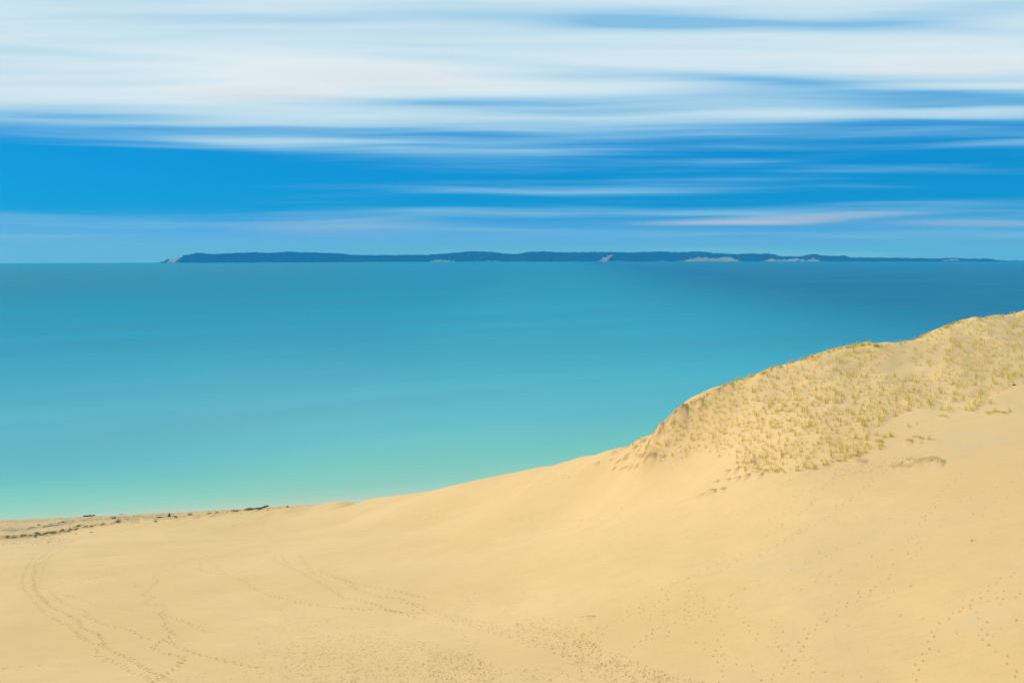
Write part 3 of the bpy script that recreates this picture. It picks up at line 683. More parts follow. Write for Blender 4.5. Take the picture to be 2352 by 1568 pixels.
cols = np.arange(TOP[0, 0] - 2, 1180, 0.8)
topy = np.interp(cols, TOP[:, 0], TOP[:, 1])
NF = 18
dirs = ray(cols, np.full(len(cols), 262.0)); azc = np.arctan2(dirs[:, 0], dirs[:, 1])
dt = ray(cols, topy); tan_t = dt[:, 2] / np.hypot(dt[:, 0], dt[:, 1])
zt = np.maximum(CAM_H + tan_t * (IR + 330) - 13.0, 2.0)
g = np.random.default_rng(5)
fr_ = np.concatenate([np.linspace(0, 1, NF), [1.25, 1.6, 2.0]])
prof = np.concatenate([np.linspace(0, 1, NF) ** 0.9, [.92, .55, -.1]])
shore_w = 25 * sines(azc * 3000, azc * 0, 300, 61) + 12 * sines(azc * 3000, azc * 0, 60, 62)
RRi = IR + shore_w[:, None] * (1 - np.minimum(fr_, 1)) + 330 * fr_[None]
ZZ = zt[:, None] * prof[None] + (prof[None] > .1) * (prof[None] < .95) * 6 * sines(azc[:, None] * IR + 0 * RRi, RRi, 170, 63)
ZZ = np.where(fr_[None] == 0, -2.0, np.maximum(ZZ, 0.8 * (fr_[None] <= 1.3)))
XX = RRi * np.sin(azc)[:, None]; YY = RRi * np.cos(azc)[:, None]
ipx, ipy = project(XX, YY, ZZ)
ipx4, ipy4 = ipx / S4, ipy / S4
jx = ipx4 + 5 * sines(XX, ZZ * 4, 120, 64); jy = ipy4 + 2 * sines(XX, ZZ * 4, 90, 65)
bare = np.zeros(XX.shape)
for pl in SANDY: bare = np.maximum(bare, inside(jx, jy, pl) * 1.0)
beach = (fr_[None] < .04) * np.clip(sines(XX, YY, 500, 66), 0, 1) * 0.7
bare = np.maximum(bare, beach) * (fr_[None] <= 1.0)
island_m, t, bs = material("island_ground")
geo = t.n('ShaderNodeNewGeometry').outputs['Position']
n_ = t.noise(geo, .03, 4, .6)
c = t.mix(attr(t, "bare"), (0.03, 0.055, 0.02), t.mix(t.smooth(n_, .35, .7), (0.26, 0.27, 0.23), (0.12, 0.14, 0.10)))
t.link(c, bs.inputs['Base Color']); bs.inputs['Roughness'].default_value = 1.0; bs.inputs['Specular IOR Level'].default_value = 0.0
nc, nf = XX.shape; idx = np.arange(nc * nf).reshape(nc, nf)
q = np.stack([idx[:-1, :-1], idx[1:, :-1], idx[1:, 1:], idx[:-1, 1:]], -1).reshape(-1, 4)
me = make_mesh("island", np.stack([XX, YY, ZZ], -1).reshape(-1, 3), q, mat=island_m, attrs={"bare": bare.ravel()})
tag(obj("island", me), "long low wooded island with pale bare bluffs on the horizon", kind="structure")

forest_m, t, bs = material("island_foliage")
geo = t.n('ShaderNodeNewGeometry').outputs['Position']
c = t.mix(t.smooth(t.noise(geo, .02, 3, .6), .3, .7), (0.014, 0.04, 0.016), (0.03, 0.07, 0.025))
t.link(c, bs.inputs['Base Color']); bs.inputs['Roughness'].default_value = 1.0; bs.inputs['Specular IOR Level'].default_value = 0.0
# one crown: a lumpy six-sided dome
NT_ = 26000
ci = g.uniform(0, nc - 1.001, NT_); cf = g.uniform(0.05, NF + 0.6, NT_)
rowi = cf.astype(int)
i0 = ci.astype(int)
ok = (bare[i0, rowi] < .5)
ok &= ~((cols[i0] > TOP[-5, 0] - 2) & (g.random(NT_) < .93))
u = ci - i0; v = cf - rowi
def bil(M): return (M[i0, rowi] * (1 - u) * (1 - v) + M[i0 + 1, rowi] * u * (1 - v) + M[i0, rowi + 1] * (1 - u) * v + M[i0 + 1, rowi + 1] * u * v)
cx, cy, cz = bil(XX)[ok], bil(YY)[ok], bil(ZZ)[ok]
n = len(cx); rad = g.uniform(6, 11, n); hh = g.uniform(10, 19, n) * np.where(cols[i0[ok]] > 955, .6, 1.0)
ang = np.arange(6) * math.pi / 3
ring = lambda kr, kz, ph: np.stack([cx[:, None] + rad[:, None] * kr * np.cos(ang + ph) * g.uniform(.7, 1.2, (n, 6)), cy[:, None] + rad[:, None] * kr * np.sin(ang + ph) * g.uniform(.7, 1.2, (n, 6)), cz[:, None] + hh[:, None] * kz * g.uniform(.85, 1.1, (n, 6))], -1)
vv = np.concatenate([ring(.75, .05, 0), ring(1.0, .45, .5), ring(.6, .82, 0), np.stack([cx, cy, cz + hh], -1)[:, None]], 1)
tri = []
for k_ in range(2):
    for a in range(6):
        b = (a + 1) % 6; tri += [(k_ * 6 + a, k_ * 6 + b, (k_ + 1) * 6 + b), (k_ * 6 + a, (k_ + 1) * 6 + b, (k_ + 1) * 6 + a)]
for a in range(6): tri.append((12 + a, 12 + (a + 1) % 6, 18))
tri = np.array(tri)
F = (np.arange(n) * 19)[:, None, None] + tri[None]
me = make_mesh("island_forest", vv.reshape(-1, 3), F.reshape(-1, 3), mat=forest_m, smooth=False)
tag(obj("island_forest", me), "dark unbroken forest covering the distant island", "forest", kind="stuff")

# ------------------------------------------------------------------ haze: one closed box of even air
hz = bpy.data.materials.new("haze_air"); hz.use_nodes = True
t = NT(hz.node_tree); o_ = t.n('ShaderNodeOutputMaterial'); pv = t.n('ShaderNodeVolumePrincipled')
pv.inputs['Color'].default_value = (0.015, 0.33, 1.0, 1.0); pv.inputs['Absorption Color'].default_value = (0.5, 0.8, 1, 1)
pv.inputs['Density'].default_value = 7.0e-5; pv.inputs['Anisotropy'].default_value = 0.0
t.link(pv.outputs[0], o_.inputs['Volume'])
b = 15600.0; z0, z1 = -16.0, 260.0
co = [(-b, -b, z0), (b, -b, z0), (b, b, z0), (-b, b, z0), (-b, -b, z1), (b, -b, z1), (b, b, z1), (-b, b, z1)]
me = make_mesh("haze", co, [(0, 3, 2, 1), (4, 5, 6, 7), (0, 1, 5, 4), (1, 2, 6, 5), (2, 3, 7, 6), (3, 0, 4, 7)], mat=hz, smooth=False)
tag(obj("haze", me), "thin blue haze over the lake", "haze", kind="stuff")

# ------------------------------------------------------------------ dune grass
def foliage(name, a, b, trans=0.42):
    m, t, bs = material(name)
    tn = attr(t, "tint")
    t.link(t.mix(tn, a, b), bs.inputs['Base Color'])
    bs.inputs['Roughness'].default_value = 0.7; bs.inputs['Specular IOR Level'].default_value = 0.15
    tr = t.n('ShaderNodeBsdfTranslucent'); t.link(t.mix(tn, a, b), tr.inputs[0])
    mx = t.n('ShaderNodeMixShader'); mx.inputs[0].default_value = trans
    t.link(bs.outputs[0], mx.inputs[1]); t.link(tr.outputs[0], mx.inputs[2])
    out = [n for n in t.t.nodes if n.type == 'OUTPUT_MATERIAL'][0]; t.link(mx.outputs[0], out.inputs[0])
    return m
grass_m = foliage("dune_grass_blades", (0.66, 0.52, 0.055), (0.33, 0.36, 0.035))
gold_m = foliage("golden_grass_blades", (0.74, 0.53, 0.07), (0.50, 0.43, 0.055))
dry_m = foliage("dry_grass_blades", (0.36, 0.26, 0.10), (0.24, 0.22, 0.07))
leaf_m = foliage("beach_plant_leaves", (0.13, 0.19, 0.03), (0.06, 0.12, 0.02))

def tuft_data(seed, n_blades, hgt, spread, width=0.034):
    g = np.random.default_rng(seed); V = []; F = []; T = []
    for b in range(n_blades):
        a = g.uniform(0, 2 * math.pi); r = spread * math.sqrt(g.random()); h = hgt * g.uniform(.5, 1.1)
        bx, by = r * math.cos(a), r * math.sin(a); la = a + g.normal(0, .6); lean = g.uniform(.03, .28) * h; wv = g.uniform(.0, .16) * h
        wa = g.uniform(0, math.pi); wx, wy = math.cos(wa), math.sin(wa); tint = g.uniform(0, 1)
        k = len(V)
        for s, wd in ((-.06, 1.0), (.45, .85), (.8, .5)):
            cx = bx + math.cos(la) * lean * max(s, 0) ** 2 + wv * max(s, 0) ** 2; cy = by + math.sin(la) * lean * max(s, 0) ** 2
            z = h * s * (1 - .08 * max(s, 0)); w_ = width * wd * .5
            V += [(cx - wx * w_, cy - wy * w_, z), (cx + wx * w_, cy + wy * w_, z)]; T += [tint * (1.1 - .6 * s)] * 2
        V.append((bx + math.cos(la) * lean * 1.15 + wv, by + math.sin(la) * lean * 1.15, h * .94)); T.append(tint * .3)
        F += [(k, k + 1, k + 3), (k, k + 3, k + 2), (k + 2, k + 3, k + 5), (k + 2, k + 5, k + 4), (k + 4, k + 5, k + 6)]
    return np.array(V), np.array(F), np.clip(np.array(T), 0, 1)

VAR = [tuft_data(100 + i, nb, h, sp) for i, (nb, h, sp) in enumerate([(14, .80, .20), (17, .90, .28), (11, .72, .18), (20, .86, .36), (13, .98, .20), (16, .76, .40)])]
VAR_THIN = [tuft_data(150 + i, nb, h, sp, .032) for i, (nb, h, sp) in enumerate([(9, .72, .16), (11, .80, .28), (7, .62, .14), (13, .72, .38), (10, .86, .18)])]
VAR_ROW = [tuft_data(200 + i, nb, h, sp) for i, (nb, h, sp) in enumerate([(34, .66, .42), (40, .56, .55)])]
MESH = [make_mesh("grass_tuft", *d[:2], mat=grass_m, smooth=False, attrs={"tint": d[2]}) for d in VAR]
MESH_ROW = [make_mesh("grass_clump", *d[:2], mat=grass_m, smooth=False, attrs={"tint": d[2]}) for d in VAR_ROW]
MESH_DRY = [make_mesh("dry_grass_tuft", *tuft_data(230 + i, 22, .42, .30)[:2], mat=dry_m, smooth=False, attrs={"tint": tuft_data(230 + i, 22, .42, .30)[2]}) for i in range(2)]

def weight(px, py):
    w_ = np.ones(px.shape)
    e = np.interp(px, EDGE[:, 0], EDGE[:, 1])
    w_ *= np.where((px > 872) & (px < 945) & (py < 372) & (py > 338), .22, 1)          # bare saddle
    w_ *= np.where((px > 895) & (px < 945) & (py < 395) & (py > 365), .6, 1)
    w_ *= np.where((px < 735) & (py > 437), .55, 1)
    w_ *= np.where((px > 690) & (px < 737) & (py > 452), .15, 1)
    w_ *= np.where((px > 870) & (py > 420), .5, 1)
    w_ *= np.where((px > 740) & (px < 790) & (py > 440), 1.5, 1)
    w_ *= np.where((py - e < 8), 1.3, 1)
    return w_
gr = np.random.default_rng(77)
NC = 21000
cpx = gr.uniform(628, 1040, NC); cpy = gr.uniform(300, 474, NC)
m = inside(cpx, cpy, GRASS_POLY) & (cpy > np.interp(cpx, EDGE[:, 0], EDGE[:, 1]) + .6) & (gr.random(NC) < weight(cpx, cpy) / 1.6)
clus = sines(cpx * 3, cpy * 6, 60, 88) + .6 * sines(cpx * 3, cpy * 6, 25, 89)
m &= gr.random(NC) < np.clip(.62 + .34 * clus, .06, 1)
cpx, cpy = cpx[m], cpy[m]
P3, ok = unproject(cpx, cpy); P3 = P3[ok]; cpx = cpx[ok]; cpy = cpy[ok]
# thin out where tufts would stand in one another
keep = []; cell = {}
for i, (x, y, z) in enumerate(P3):
    k_ = (int(x // .7), int(y // .7))
    if any(math.hypot(P3[j][0] - x, P3[j][1] - y) < .56 for a in (-1, 0, 1) for b in (-1, 0, 1) for j in cell.get((k_[0] + a, k_[1] + b), [])): continue
    cell.setdefault(k_, []).append(i); keep.append(i)
P3 = P3[keep]; cpx = cpx[keep]; cpy = cpy[keep]
n = len(P3)
scale = gr.uniform(.70, 1.25, n); rot = gr.uniform(0, 2 * math.pi, n); thin = gr.random(n) < .45
size = scale / np.hypot(P3[:, 0], P3[:, 1]) * np.where(thin, .1, 1.0)
order = np.argsort(-size)
single = order[:215]; rest = order[215:]

def zone(px, py, sc):
    e = np.interp(px, EDGE[:, 0], EDGE[:, 1])
    if py - e < 9: w_ = "on the crest against the lake, " + ("left of the highest bump" if px < 860 else "right of the saddle")
    elif px < 700: w_ = "on the eroded left end of the grassy dune"
    elif py > 437 and px < 800: w_ = "in the dense patch at the foot of the dune"
    elif py > 405: w_ = ("on the lower face just right of the eroded end" if px < 745 else "on the lower face straight above the dense patch" if px < 800 else "on the lower face between dense patch and sandy rim" if px < 870 else
                         "on the lower face above the lone round tuft" if px < 930 else "on the lower face near the small dark stone")
    elif px > 900: w_ = "on the upper right slope, " + ("below the far crest" if py < 365 else "above the small dark stone" if px > 960 else "right of the bare hollow")
    else: w_ = "on the middle face " + ("near the left crest" if px < 760 else "in its centre" if px < 830 else "below the bare saddle")
    k_ = "tall" if sc > 1.06 else "low" if sc < .9 else "knee-high"
    return f"{k_} tuft of dune grass {w_}", f"{k_} grass tufts {w_}"

def place(name, me, p, s, rz, label, cat, group=None, sink=.02):
    o = bpy.data.objects.new(name, me); COL.objects.link(o)
    o.location = (p[0], p[1], p[2] - sink); o.rotation_euler = (0, 0, rz); o.scale = (s, s, s)
    return tag(o, label, cat, group)
for i in single:
    lb, gp = zone(cpx[i], cpy[i], scale[i])
    place("grass_tuft", MESH[int(gr.integers(len(MESH)))], P3[i], scale[i], rot[i], lb, "grass tuft", gp)
def joined(name, sets, pts, sc, ro, mat):
    V = []; F = []; T = []; off = 0
    for p, s, r in zip(pts, sc, ro):
        v, f, t_ = sets[int(gr.integers(len(sets)))]
        c_, s_ = math.cos(r), math.sin(r)
        V.append(np.stack([p[0] + s * (v[:, 0] * c_ - v[:, 1] * s_), p[1] + s * (v[:, 0] * s_ + v[:, 1] * c_), p[2] - .02 + s * v[:, 2]], -1)); F.append(f + off); T.append(t_); off += len(v)
    return make_mesh(name, np.concatenate(V), np.concatenate(F), mat=mat, smooth=False, attrs={"tint": np.concatenate(T)})
me = joined("dune_grass", VAR[:1] + VAR_THIN + VAR_THIN, P3[rest], scale[rest], rot[rest], gold_m)
tag(obj("dune_grass", me), "sparse thin shoots of dune grass scattered over the grassy dune", "grass", kind="stuff")
print("tufts", n)

# fringe along the crest
fx = np.sort(gr.uniform(655, 1030, 300)); fx = fx[sines(fx * 1.0, fx * 0, 40, 93) + gr.normal(0, .6, len(fx)) > -.5]
fq, fo = unproject(fx, np.interp(fx, EDGE[:, 0], EDGE[:, 1]) + gr.uniform(.8, 2.6, len(fx))); fq = fq[fo]
fq[:, 2] = height_at(fq[:, 0], fq[:, 1])
me = joined("crest_grass", VAR_THIN + VAR[2:4], fq, gr.uniform(.7, 1.25, len(fq)), gr.uniform(0, 6.28, len(fq)), grass_m)
tag(obj("crest_grass", me), "thin fringe of grass shoots along the crest of the dune", "grass", kind="stuff")

# named tufts that stand apart (photograph pixels of their foot)
LONE = [((3636, 1706), 0, 1.0, "lone round grass tuft standing apart on bare sand, right of the grassy patch"),
        ((3668, 1694), 2, .6, "small faint grass tuft just right of the lone round tuft"),
        ((3467, 1757), 3, .95, "leftmost tuft of the row along the low sandy rim below the dune"),
        ((3505, 1740), 1, .9, "dark tuft above the gap in the row on the low sandy rim"),
        ((3536, 1748), 3, 1.0, "tuft right of the dark tuft in the row on the sandy rim"),
        ((3569, 1746), 1, 1.0, "dark leaning tuft in the middle of the row on the sandy rim"),
        ((3558, 1742), 4, .85, "slim tuft touching the dark leaning tuft on the sandy rim"),
        ((3503, 1768), 2, .9, "left one of two tufts standing below the row on the sandy rim"),
        ((3522, 1766), 3, .9, "right one of two tufts standing below the row on the sandy rim"),
        ((3718, 1755), 1, 1.0, "bushy tuft at the far right end of the row on the sandy rim"),
        ((3684, 1772), 2, .6, "low brownish tuft under the right end of the sandy rim"),
        ((3365, 1808), 1, 1.0, "upright tuft above the right-hand tip of the dense patch"),
        ((3432, 1824), 3, .95, "bushy tuft at the right-hand tip of the dense patch"),
        ((3360, 1842), 3, .8, "low tuft below the upright tuft at the edge of the dense patch"),
        ((3962, 1612), 1, 1.1, "dark bushy tuft above the rightmost grassy rim"),
        ((3885, 1640), 3, .9, "dark tuft left of the rightmost grassy rim"),
        ((3982, 1648), 3, 1.1, "tallest tuft on the rightmost grassy rim"),
        ((4040, 1646), 1, .8, "tuft at the right end of the rightmost grassy rim"),
        ((3580, 1664), 1, 1.0, "dark tuft at the lower edge of the grass, left of the lone tuft"),
        ((3514, 1702), 4, .85, "slim tuft between the dense grass and the lone round tuft"),
        ((3885, 2162), 2, .75, "small green grass shoot alone on the bare slope at the right"),
        ((2612 + 250, 1968), 2, .7, "small tuft on the little sand mound in the middle of the slope")]
for (pt, v, s, lb) in LONE:
    q, o_ = unproject(np.array([pt[0] * S4]), np.array([pt[1] * S4]))
    place("grass_tuft", MESH[v], q[0], s, gr.uniform(0, 6.28), lb, "grass tuft")
ROWT = [((3640, 1764), 0, .9, "wide clump of dune grass at the centre of the low sandy rim"), ((3690, 1752), 1, .7, "low spreading grass clump right of centre on the low sandy rim"),
        ((3412, 1822), 1, .9, "low spreading grass clump near the right tip of the dense patch"), ((3300, 1855), 1, .8, "low spreading grass clump under the dense patch at the foot of the dune"),
        ((3955, 1655), 1, .9, "spreading grass clump at the left end of the rightmost grassy rim"), ((4015, 1652), 0, .8, "spreading grass clump at the centre of the rightmost grassy rim")]
for (pt, v, s, lb) in ROWT:
    q, o_ = unproject(np.array([pt[0] * S4]), np.array([pt[1] * S4]))
    place("grass_clump", MESH_ROW[v], q[0], s, gr.uniform(0, 6.28), lb, "grass clump")
DRYT = [((3755, 1852), 1, 1.2, "wispy dry grass tuft at the right end of the low bare mound"), ((3728, 1848), 0, .9, "dry grass tuft right of centre on the low bare mound"),
        ((3702, 1842), 1, .7, "small dry tuft at the top of the low bare mound"), ((3607, 1852), 0, .7, "small dry tuft at the left end of the low bare mound"), ((2845, 1964), 1, .6, "dry tuft on top of the little sand mound in the middle of the slope")]
for (pt, v, s, lb) in DRYT:
    q, o_ = unproject(np.array([pt[0] * S4]), np.array([pt[1] * S4]))
    place("dry_grass_tuft", MESH_DRY[v], q[0], s, gr.uniform(0, 6.28), lb, "grass tuft")
# single blades on the bare slope and dry stubble among the ledges
sp = []
for (x0, y0, x1, y1, k_) in [(3072, 2200, 4090, 2725, 26), (2300, 1880, 3400, 2350, 26), (2450, 1740, 2720, 1880, 60), (2880, 1840, 3400, 1900, 50), (3560, 1830, 3800, 1870, 30), (1900, 2000, 2900, 2450, 10)]:
    sp += [(gr.uniform(x0, x1), gr.uniform(y0, y1)) for _ in range(k_)]
sp = np.array(sp) * S4
q, o_ = unproject(sp[:, 0], sp[:, 1]); q = q[o_]
me = joined("grass_shoots", [tuft_data(300 + i, 2 + i % 3, .36, .10, .03) for i in range(5)], q, gr.uniform(.5, 1.0, len(q)), gr.uniform(0, 6.28, len(q)), dry_m)
tag(obj("grass_shoots", me), "stray single grass blades poking out of the bare sand", "grass", kind="stuff")

# ------------------------------------------------------------------ beach: driftwood, plants, stones
wood_m, t, bs = material("weathered_wood")
geo = t.n('ShaderNodeTexCoord').outputs['Object']
nn = t.noise(geo, 6.0, 4, .65)
t.link(t.mix(t.smooth(nn, .3, .7), (0.06, 0.045, 0.03), (0.16, 0.12, 0.085)), bs.inputs['Base Color']); bs.inputs['Roughness'].default_value = .9
bp = t.n('ShaderNodeBump'); bp.inputs['Strength'].default_value = .5; bp.inputs['Distance'].default_value = .05; t.link(nn, bp.inputs['Height']); t.link(bp.outputs[0], bs.inputs['Normal'])

def limb(points, radii, sides=9, seed=0):
    g = np.random.default_rng(seed); P_ = np.array(points, float); V = []; F = []
    for i, (p, r) in enumerate(zip(P_, radii)):
        d = P_[min(i + 1, len(P_) - 1)] - P_[max(i - 1, 0)]; d /= np.linalg.norm(d)
        a = np.cross(d, (0, 0, 1.0)); a = a / np.linalg.norm(a) if np.linalg.norm(a) > 1e-3 else np.array([1.0, 0, 0]); b = np.cross(a, d)
        for k in range(sides):
            th = 2 * math.pi * k / sides; rr_ = r * g.uniform(.85, 1.15); V.append(p + rr_ * (a * math.cos(th) + b * math.sin(th)))
    for i in range(len(P_) - 1):
        for k in range(sides):
            k2 = (k + 1) % sides; F.append((i * sides + k, i * sides + k2, (i + 1) * sides + k2, (i + 1) * sides + k))
    n0 = len(V); V.append(P_[0]); V.append(P_[-1]); e = (len(P_) - 1) * sides
    counts = [4] * len(F); loops = [v for f in F for v in f]
    for k in range(sides):
        loops += [n0, (k + 1) % sides, k]; counts.append(3); loops += [n0 + 1, e + k, e + (k + 1) % sides]; counts.append(3)
    return np.array(V), loops, counts

def ground(x4, y4):
    q, o_ = unproject(np.array([x4 * S4]), np.array([y4 * S4])); return q[0]
def on_ground(x, y): return float(height_at(x, y)[0])
def log_thing(a4, b4, rad, label, branches, seed, bend=.3, lift=0.0):
    pa, pb = ground(*a4), ground(*b4)
    root = bpy.data.objects.new("driftwood_log", None); COL.objects.link(root)
    mid_ = (pa + pb) / 2; root.location = (mid_[0], mid_[1], on_ground(mid_[0], mid_[1]))
    root.empty_display_size = .3
    tag(root, label, "log")
    L = pb - pa; side = np.array([-L[1], L[0], 0]) / np.linalg.norm(L); pts = []; rads = []
    for i in range(9):
        s = i / 8; p = pa + L * s + side * bend * math.sin(s * 3.1 + seed); z = on_ground(p[0], p[1]) + rad * .55 + lift * max(0, s - .55)
        pts.append((p[0] - mid_[0], p[1] - mid_[1], z - root.location[2])); rads.append(rad * (1.0 - .55 * s) if seed % 2 else rad * (.5 + .5 * s))
    v, lo, cn = limb(pts, rads, 9, seed)
    obj("trunk", make_mesh("trunk", v, loops=lo, counts=cn, mat=wood_m), root)
    for (s, dx, dy, dz, r) in branches:
        i = s * 8; b0 = np.array(pts[int(i)]); b1 = b0 + np.array([dx, dy, dz])
        v, lo, cn = limb([b0, (b0 + b1) / 2 + .08, b1], [r, r * .8, r * .45], 7, seed + 5)
        obj("branch", make_mesh("branch", v, loops=lo, counts=cn, mat=wood_m), root)
    return root
log_thing((334, 2064), (380, 2060), .34, "straight dark driftwood log lying at the water's edge on the left", [(.62, .3, .1, .75, .14), (.9, .6, .1, .25, .1)], 3, .1)
log_thing((984, 2038), (1072, 2026), .34, "long bent dark driftwood log on the beach right of the others", [(.85, .9, .3, .8, .16), (.6, -.5, .2, .5, .12), (.95, .8, -.4, .35, .12)], 2, .9, 1.3)
log_thing((170, 2104), (236, 2099), .14, "thin dark driftwood pole on the grey gravel", [(.5, .5, .2, .3, .06)], 5, .3)
log_thing((628, 2068), (652, 2066), .2, "short flat driftwood piece left of the upright stump", [(.4, .2, .1, .3, .08)], 7, .1)
log_thing((112, 2110), (138, 2107), .13, "short dark driftwood stick at the left above the gravel", [(.5, .3, .1, .25, .06)], 9, .1)
log_thing((476, 2056), (494, 2055), .12, "small driftwood stick lying near the waterline", [(.6, .2, .1, .2, .05)], 11, .1)
# stump standing on the sand
p = ground(676, 2064); root = bpy.data.objects.new("driftwood_stump", None); COL.objects.link(root); root.location = p; root.empty_display_size = .3
tag(root, "small dark upright driftwood stump standing on the beach", "stump")
v, lo, cn = limb([(0, 0, -.1), (.05, 0, .5), (.15, 0, 1.0), (.35, .05, 1.5)], [.55, .42, .34, .16], 9, 21); obj("trunk", make_mesh("trunk", v, loops=lo, counts=cn, mat=wood_m), root)
for k_, (dx, dy) in enumerate([(.9, .2), (-.7, .3), (.2, -.8)]):
    v, lo, cn = limb([(0, 0, .25), (dx * .6, dy * .6, .18), (dx, dy, -.05)], [.22, .15, .06], 7, 30 + k_); obj("root", make_mesh("root", v, loops=lo, counts=cn, mat=wood_m), root)

stone_m, t, bs = material("dark_stone")
geo = t.n('ShaderNodeTexCoord').outputs['Object']
t.link(t.mix(t.noise(geo, 5.0, 4, .6), (0.05, 0.05, 0.045), (0.13, 0.12, 0.10)), bs.inputs['Base Color']); bs.inputs['Roughness'].default_value = .85
def stone_mesh(seed, sq=.7):
    g = np.random.default_rng(seed); V = [(0, 0, -.45)]; F = []
    for (z, r) in ((-.3, .75), (.1, 1.0), (.42, .72)):
        for k in range(8):
            th = k * math.pi / 4; q_ = r * g.uniform(.8, 1.2); V.append((q_ * math.cos(th) * 1.2, q_ * math.sin(th), z * sq * g.uniform(.85, 1.15)))
    V.append((.1, 0, .62 * sq)); loops = []; counts = []
    for k in range(8):
        k2 = (k + 1) % 8; loops += [0, 1 + k2, 1 + k]; counts.append(3); loops += [25, 17 + k, 17 + k2]; counts.append(3)
        for r in range(2): loops += [1 + r * 8 + k, 1 + r * 8 + k2, 9 + r * 8 + k2, 9 + r * 8 + k]; counts.append(4)
    return make_mesh("stone", V, loops=loops, counts=counts, mat=stone_m)
STM = [stone_mesh(i) for i in range(4)]
for k_, (pt, s, lb) in enumerate([((4056, 1538), .26, "small dark stone lying on the sand right of the dune grass"), ((456, 2070), .8, "dark rock on the beach right of the gravel band"), ((365, 2127), .42, "dark stone on bare sand below the last green plants"),
                                 ((303, 2133), .32, "small dark stone left of a bigger one below the plants"), ((192, 2169), .28, "tiny dark stone on the sand at the foot of the slope"), ((155, 2097), .5, "dark rock standing on the grey gravel at left"),
                                 ((252, 2086), .55, "grey rock at the bend of the gravel band"), ((691, 2063), .35, "small dark stone just right of the driftwood stump")]):
    p = ground(*pt); place("stone", STM[k_ % 4], p, s, k_ * 1.3, lb, "stone", None, -.1 * s)

def leafy(seed, n_leaf, rad, hgt):
    g = np.random.default_rng(seed); V = []; F = []; T = []
    for _ in range(n_leaf):
        a = g.uniform(0, 6.28); r = rad * math.sqrt(g.random()); z = hgt * g.uniform(.05, 1) * (1 - .6 * (r / rad) ** 2); L = g.uniform(.14, .28); wd = L * .32
        la = a + g.normal(0, .8); up = g.uniform(.1, .9); c_ = np.array([r * math.cos(a), r * math.sin(a), z]); d = np.array([math.cos(la), math.sin(la), up]); d /= np.linalg.norm(d); s_ = np.array([-math.sin(la), math.cos(la), g.normal(0, .3)])
        k = len(V); V += [c_ - d * L * .5, c_ + s_ * wd, c_ + d * L * .6, c_ - s_ * wd]; F += [(k, k + 1, k + 2), (k, k + 2, k + 3)]; T += [g.uniform(0, 1)] * 4
    # stems
    for _ in range(6):
        a = g.uniform(0, 6.28); r = rad * .6 * g.random(); k = len(V); x_, y_ = r * math.cos(a), r * math.sin(a)
        V += [(x_ * .4 - .02, y_ * .4, -.08), (x_ * .4 + .02, y_ * .4, -.08), (x_, y_, hgt * .8)]; F.append((k, k + 1, k + 2)); T += [.2] * 3
    return make_mesh("beach_plant", np.array(V), np.array(F), mat=leaf_m, smooth=False, attrs={"tint": np.array(T)})
BPM = [leafy(400 + i, n_, r_, h_) for i, (n_, r_, h_) in enumerate([(120, .75, .6), (90, .55, .75), (150, 1.0, .5), (70, .45, .5)])]
BP = [((30, 2146), 2, .8, "leftmost low plant clump in the brown beach strip"), ((56, 2150), 0, .9, "green clump second from left edge in the beach strip"), ((93, 2143), 0, 1.1, "bright green clump between two others near the left of the beach strip"),
      ((30, 2151), 3, .9, "tiny plant below the leftmost clump of the strip"), ((142, 2147), 1, .9, "green clump beside a dark gap in the beach strip"), ((120, 2141), 3, .8, "small sparse plant left of the dark gap in the strip"), ((141, 2140), 2, .5, "low leafy patch above the dark gap in the strip"),
      ((170, 2139), 2, .7, "low olive clump in the middle of the beach strip"), ((146, 2134), 1, 1.1, "tall green clump in the middle of the beach strip"), ((157, 2133), 3, .8, "small clump touching the tall green one in the strip"), ((178, 2132), 2, .6, "olive clump before the brightest patch of the strip"),
      ((196, 2131), 2, 1.0, "wide bright green patch at the right of the dense beach strip"), ((213, 2130), 0, 1.0, "yellow-green clump ending the dense beach strip"), ((249, 2121), 1, 1.0, "bright green plant standing right of the dense strip"), ((280, 2116), 1, .8, "small upright plant on open sand above a stone"),
      ((272, 2124), 3, .8, "little plant below the small upright one"), ((305, 2116), 3, 1.0, "green sprig below the upright gravel plant"), ((314, 2103), 1, .9, "dark green plant beside the gravel bend"), ((343, 2104), 2, .6, "low olive patch left along the thin plant line"), ((366, 2103), 3, .9, "small plant midway along the thin plant line"),
      ((412, 2095), 2, .6, "yellow-green patch near the end of the thin plant line"), ((468, 2086), 0, .8, "plant clump left of the pair at the end of the line"), ((476, 2084), 1, 1.0, "upright plant at the end of the line near the beach rock"), ((622, 2084), 3, .9, "small sprig below the flat driftwood piece"),
      ((703, 2066), 3, .9, "green sprig right of the driftwood stump"), ((760, 2057), 0, .9, "round dark green plant between stump and long log"), ((838, 2051), 2, .6, "flat green patch between round plant and long log"), ((868, 2049), 2, .6, "flat brown-green patch left of the long log"), ((935, 2042), 2, .7, "low green patch close to the left end of the long log"), ((948, 2041), 3, .8, "tiny plant beside the left end of the long log"),
      ((995, 2037), 2, 1.2, "green plant growing over the left end of the long log"), ((1038, 2035), 3, 1.0, "small green plant under the middle of the long log"), ((1150, 2026), 3, 1.0, "last small plant right of the long log")]
for k_, (pt, v, s, lb) in enumerate(BP):
    place("beach_plant", BPM[v], ground(*pt), s * 1.35, k_ * 1.7, lb, "plant")
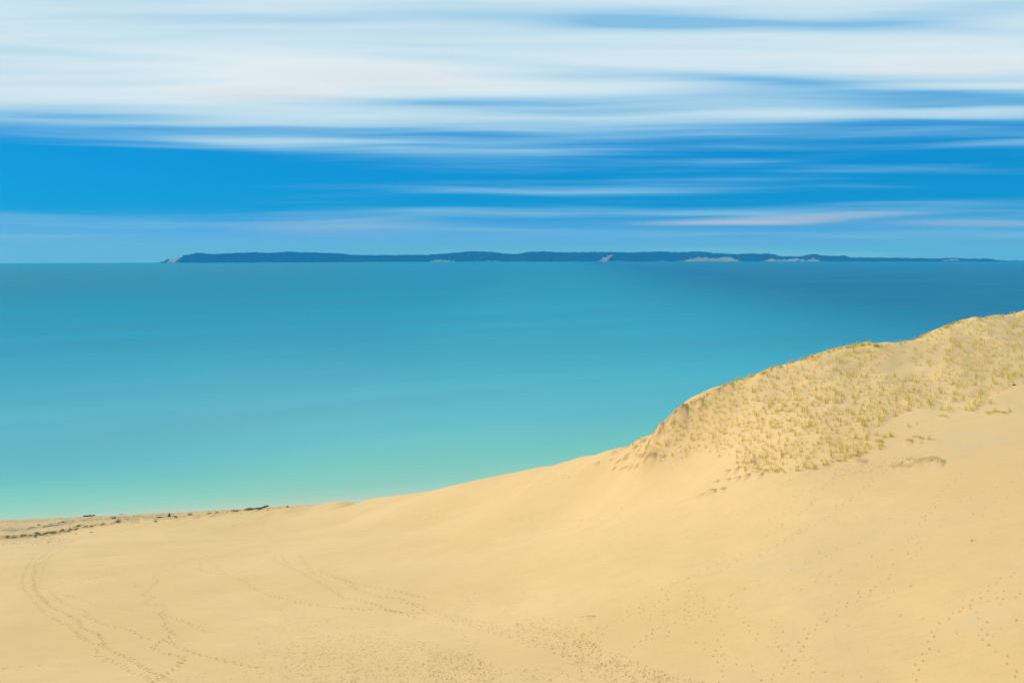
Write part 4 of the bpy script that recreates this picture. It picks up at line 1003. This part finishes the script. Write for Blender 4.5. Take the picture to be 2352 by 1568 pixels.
# gravel and wrack: uncountable
gg = np.random.default_rng(91)
def scatter_band(pts, half, n_, jx=0):
    p = np.array(pts, float); x = gg.uniform(p[0, 0], p[-1, 0], n_); y = np.interp(x, p[:, 0], p[:, 1]) + gg.normal(0, half, n_)
    q, o_ = unproject(x * S4, y * S4); return q[o_ & (q[:, 2] > .05)]
G = np.concatenate([scatter_band([(0, 2118), (90, 2117), (180, 2103), (230, 2092), (330, 2078), (440, 2070), (520, 2068), (700, 2058)], 5, 2200), scatter_band([(0, 2090), (160, 2086), (330, 2068), (600, 2052), (1000, 2034)], 5, 900), scatter_band([(0, 2170), (300, 2160)], 8, 400)])
octv = np.array([(1, 0, 0), (0, 1, 0), (-1, 0, 0), (0, -1, 0), (0, 0, .7), (0, 0, -.4)]); octf = np.array([(0, 1, 4), (1, 2, 4), (2, 3, 4), (3, 0, 4), (1, 0, 5), (2, 1, 5), (3, 2, 5), (0, 3, 5)])
sz = gg.uniform(.05, .17, len(G)); V = G[:, None] + octv[None] * sz[:, None, None] * gg.uniform(.7, 1.3, (len(G), 6, 1)); F = (np.arange(len(G)) * 6)[:, None, None] + octf[None]
peb_m, t, bs = material("beach_pebbles")
t.link(t.mix(attr(t, "tint"), (0.10, 0.095, 0.085), (0.34, 0.31, 0.26)), bs.inputs['Base Color']); bs.inputs['Roughness'].default_value = .8
me = make_mesh("beach_gravel", V.reshape(-1, 3), F.reshape(-1, 3), mat=peb_m, smooth=False, attrs={"tint": np.repeat(gg.random(len(G)), 6)})
tag(obj("beach_gravel", me), "bands of grey pebbles along the narrow beach", "gravel", kind="stuff")
W_ = np.concatenate([scatter_band([(0, 2148), (100, 2143), (200, 2134), (260, 2124), (320, 2108), (480, 2088), (560, 2082)], 4, 420), scatter_band([(430, 2070), (640, 2072), (760, 2062), (900, 2048), (1200, 2028)], 4, 220)])
V = []; F = []
for k_, p in enumerate(W_):
    a = gg.uniform(0, 3.14); L = gg.uniform(.2, .7); r = gg.uniform(.02, .05); dx, dy = math.cos(a) * L, math.sin(a) * L; nx_, ny_ = -math.sin(a) * r, math.cos(a) * r; o_ = len(V)
    V += [(p[0] - dx, p[1] - dy, p[2]), (p[0] + nx_, p[1] + ny_, p[2]), (p[0] + dx, p[1] + dy, p[2] + .05), (p[0] - nx_, p[1] - ny_, p[2]), (p[0], p[1], p[2] + 2 * r)]
    F += [(o_, o_ + 3, o_ + 4), (o_ + 3, o_ + 2, o_ + 4), (o_ + 2, o_ + 1, o_ + 4), (o_ + 1, o_, o_ + 4)]
me = make_mesh("beach_litter", np.array(V), np.array(F), mat=wood_m, smooth=False)
tag(obj("beach_litter", me), "twigs and bits of dark wrack washed up along the beach", "driftwood", kind="stuff")
